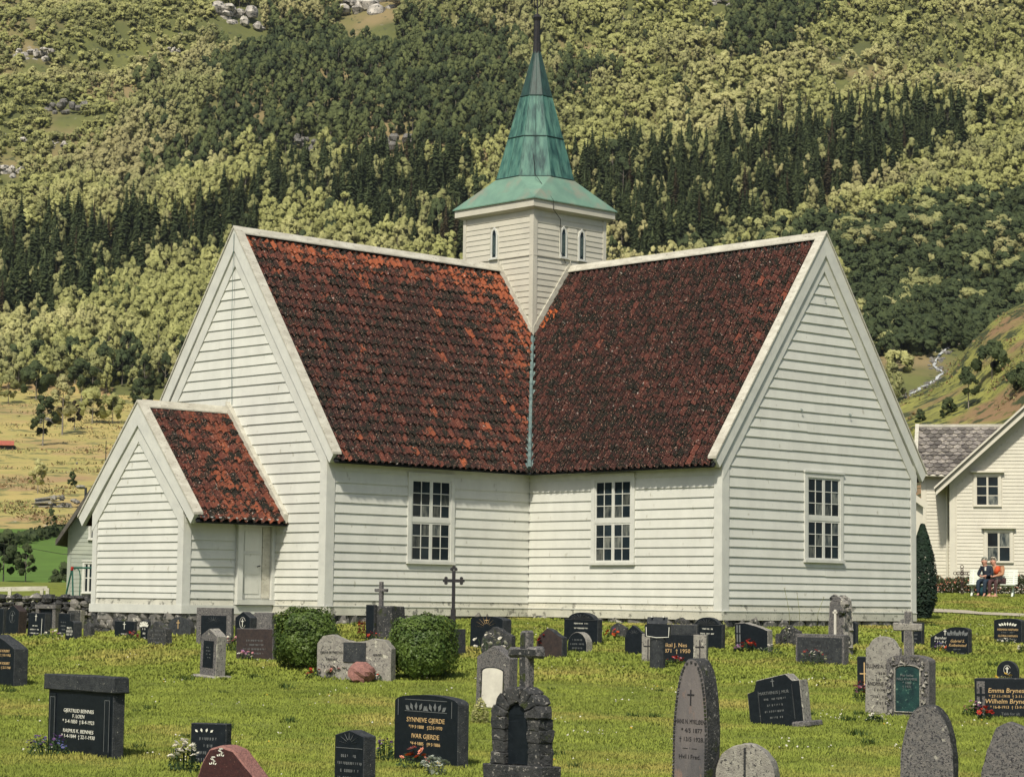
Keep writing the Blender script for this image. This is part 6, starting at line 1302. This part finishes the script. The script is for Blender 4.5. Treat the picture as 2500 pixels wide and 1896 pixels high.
for j in range(7): x = j; m = MB(); y_, z_ = -.42+.075*j, .43-.018*sin(j/6*pi)-.008*j; m.box(-BWD, BWD, y_-.03, y_+.03, z_, z_+.03); m.build('seat_slat', WB, r_)
for j in range(7): y_ = .12+.018*j+.002*j*j; m = MB(); z_ = .50+.075*j; m.box(-BWD, BWD, y_, y_+.03, z_-.032, z_+.032); m.build('back_slat', WB, r_)
for sx in (-1, 1):
    x = sx*(BWD-.14); m = MB(); m.tube([(x, -.40, .0), (x, -.30, .04), (x, -.12, .18), (x, -.16, .32), (x, -.40, .42)], [.03, .035, .05, .035, .03], 6); m.tube([(x, .22, .0), (x, .12, .04), (x, -.08, .18), (x, .06, .36), (x, .12, .50), (x, .30, .98)], [.03, .035, .05, .04, .03, .02], 6); m.build('leg', WB, r_)
# people: one continuous skinned body each, clothes over it
SKINM = pm('skin', (.50, .27, .19), (.44, .23, .16), 30, .6); 
def skinned(name, pts_, edges, mat, parent, root=0, sub=1):
    me = bpy.data.meshes.new(name); me.from_pydata([p[:3] for p in pts_], edges, []); o = link(name, me, parent); me.materials.append(mat)
    md = o.modifiers.new('Skin', 'SKIN'); 
    for v, p in zip(me.skin_vertices[0].data, pts_): r = p[3]; v.radius = (r, p[4] if len(p) > 4 else r)
    me.skin_vertices[0].data[root].use_root = True; md.use_smooth_shade = True; s_ = o.modifiers.new('Sub', 'SUBSURF'); s_.levels = sub; s_.render_levels = sub+1; return o
def person(x, label, jacket, trousers, hair, shoe, lean, look, bag=None, skirt=False):
    r_ = empty('person', q+Matrix.Rotation(BT, 3, 'Z')@Vector((x, -.12, 0)), BT+look*.3, label, 'person'); r_.scale = (1.08, 1.08, 1.08); r_.location.z -= .03
    hp, ch, nk, hd = (0, 0, .56), (lean*.3, -.02, .90), (lean*.6, -.04, 1.07), (lean*.8, -.09, 1.17)
    P = [(*hp, .13, .11), (*ch, .155, .11), (*nk, .055), (hd[0], hd[1], hd[2]-.02, .088, .10), (hd[0], hd[1]-.005, hd[2]+.09, .088, .10)]; E = [(0, 1), (1, 2), (2, 3), (3, 4)]
    JP = [(*hp, .16, .13), (*ch, .185, .135), (nk[0], nk[1], nk[2]-.04, .085)]; JE = [(0, 1), (1, 2)]
    TP = [(0, 0, .55, .15, .12)]; TE = []
    for sx in (-1, 1):
        i = len(P); sh = (ch[0]+sx*.17, ch[1], 1.0); el = (ch[0]+sx*.25, -.10, .78); wr = (ch[0]+sx*.08, -.30, .72)
        P += [(*sh, .055), (*el, .042), (*wr, .030), (wr[0]-sx*.03, wr[1]-.05, wr[2]-.01, .035, .02), (wr[0]-sx*.07, wr[1]-.09, wr[2]-.03, .015)]; E += [(1, i), (i, i+1), (i+1, i+2), (i+2, i+3), (i+3, i+4)]
        j = len(JP); JP += [(*sh, .075), (*el, .062), (wr[0]+sx*.01, wr[1]+.02, wr[2]+.005, .048)]; JE += [(1, j), (j, j+1), (j+1, j+2)]
        hpj, kn, an, to = (sx*.09, -.04, .54), (sx*.12, -.48, .54), (sx*.11, -.50, .10), (sx*.12, -.64, .04)
        i = len(P); P += [(*hpj, .085), (*kn, .055), (*an, .036), (*to, .03)]; E += [(0, i), (i, i+1), (i+1, i+2), (i+2, i+3)]
        j = len(TP); TP += [(*hpj, .105), (*kn, .078), (an[0], an[1], an[2]+.03, .062)]; TE += [(0, j), (j, j+1), (j+1, j+2)]
        m = MB(); lump(m, (an[0], -.57, .045), .11, 0, .42, 8); m.build('shoe', shoe, r_, smooth=True)
    skinned('body', P, E, SKINM, r_); skinned('jacket', JP, JE, jacket, r_); skinned('trousers', TP, TE, trousers, r_)
    m = MB(); c = Vector((hd[0], hd[1]+.025, hd[2]+.075))
    for i in range(500):
        v = rv().normalized()
        if v.y < -.15 and v.z < .72: continue
        if v.z < -.6: continue
        card(m, c+Vector((v.x*.108, v.y*.115, v.z*.118)), v+rv()*.3, .022)
    m.build('hair', hair, r_, fix=False)
    m = MB(); m.tube([(hd[0], hd[1]-.09, hd[2]+.05), (hd[0], hd[1]-.125, hd[2]+.02)], [.010, .018], 6); m.build('nose', SKINM, r_, smooth=True)
    for sx in (-1, 1): m = MB(); lump(m, (hd[0]+sx*.033, hd[1]-.093, hd[2]+.055), .010, 0, .8, 6); m.build('eye', DARKL, r_); m = MB(); lump(m, (hd[0]+sx*.09, hd[1]+.01, hd[2]+.03), .022, 0, 1.2, 6); m.build('ear', SKINM, r_, smooth=True)
    return r_
cl = lambda n, c: pm(n, c, tuple(x*.8 for x in c), 20, .85)
NAVY = cl('dark_navy_cloth', (.015, .022, .035)); pr_ = person(-.17, 'grey haired man in a dark navy jacket sitting on the white bench', NAVY, cl('blue_black_trousers', (.02, .035, .055)), PET['silver'], DARKL, -.10, -.9)
MB().box(-.025, .025, -.165, -.12, .90, 1.02).build('shirt', CREAM, pr_)
pr_ = person(.27, 'white haired woman in a tan cardigan and red top sitting on the bench', cl('tan_cardigan', (.42, .22, .12)), cl('brown_trousers', (.07, .035, .035)), cl('white_hair', (.62, .58, .46)), SKINM, -.26, -1.2)
m = MB(); lump(m, (-.05, -.10, .90), .13, 0, 1.2, 8); m.build('red_top', PET['orange'], pr_, smooth=True)
p = q+Matrix.Rotation(BT, 3, 'Z')@Vector((-.30, -.42, 0)); b_ = empty('backpack', p, BT, 'dark teal bag standing at the man\'s feet under the bench', 'bag'); m = MB(); lump(m, (0, 0, .17), .19, 0, 1.0, 10); m.build('bag_body', cl('teal_canvas', (.01, .05, .06)), b_, smooth=True); m = MB(); m.tube([(-.08, 0, .3), (-.05, 0, .40), (.05, 0, .40), (.08, 0, .3)], .01, 5); m.build('strap', NAVY, b_)
m = MB(); hb_ = empty('handbag', q+Matrix.Rotation(BT, 3, 'Z')@Vector((.24, -.36, .62)), BT, 'black handbag resting on the woman\'s lap', 'bag'); m.box(-.17, .15, -.08, .06, 0, .12); m.build('bag_body', DARKL, hb_); m = MB(); m.tube([(-.1, 0, .11), (-.05, 0, .17), (.05, 0, .17), (.1, 0, .11)], .008, 5); m.build('handle', DARKL, hb_)
# walking stick
m = MB(); m.tube([(0, 0, 0), (.02, .05, .62), (.02, .02, .68)], .012, 6); tag(m.build('walking_stick', LSTONE, None, q+Matrix.Rotation(BT, 3, 'Z')@Vector((.22, -.72, 0))), 'thin pale walking stick leaning between the woman\'s knees', 'walking stick')
# overhead cable
m = MB(); p0, p1 = at(-40, 1318, 60), at(300, 1356, 79); m.tube([p0, (p0+p1)/2-Z_*.15, p1], .012, 4); tag(m.build('overhead_cable', LSTONE, None), 'thin pale cable strung from the left to the grey house', 'cable')

# ---------------------------------------------------------------- thin valley haze
hz = bpy.data.materials.new('thin_haze'); hz.use_nodes = True; hn = hz.node_tree; hn.nodes.remove(hn.nodes['Principled BSDF']); pv = hn.nodes.new('ShaderNodeVolumePrincipled')
pv.inputs['Color'].default_value = (.80, .90, .95, 1); pv.inputs['Density'].default_value = .00005; pv.inputs['Anisotropy'].default_value = .2; hn.links.new(pv.outputs[0], hn.nodes['Material Output'].inputs['Volume'])
c0 = CAM+FH*800; c0.z = 0; o = MB().box(-920, 920, -900, 920, -40, 680).build('haze', hz, None, (c0.x, c0.y, 0)); o.rotation_euler = (0, 0, YAW); o['kind'] = 'stuff'; o['label'] = 'thin pale haze in the valley air'
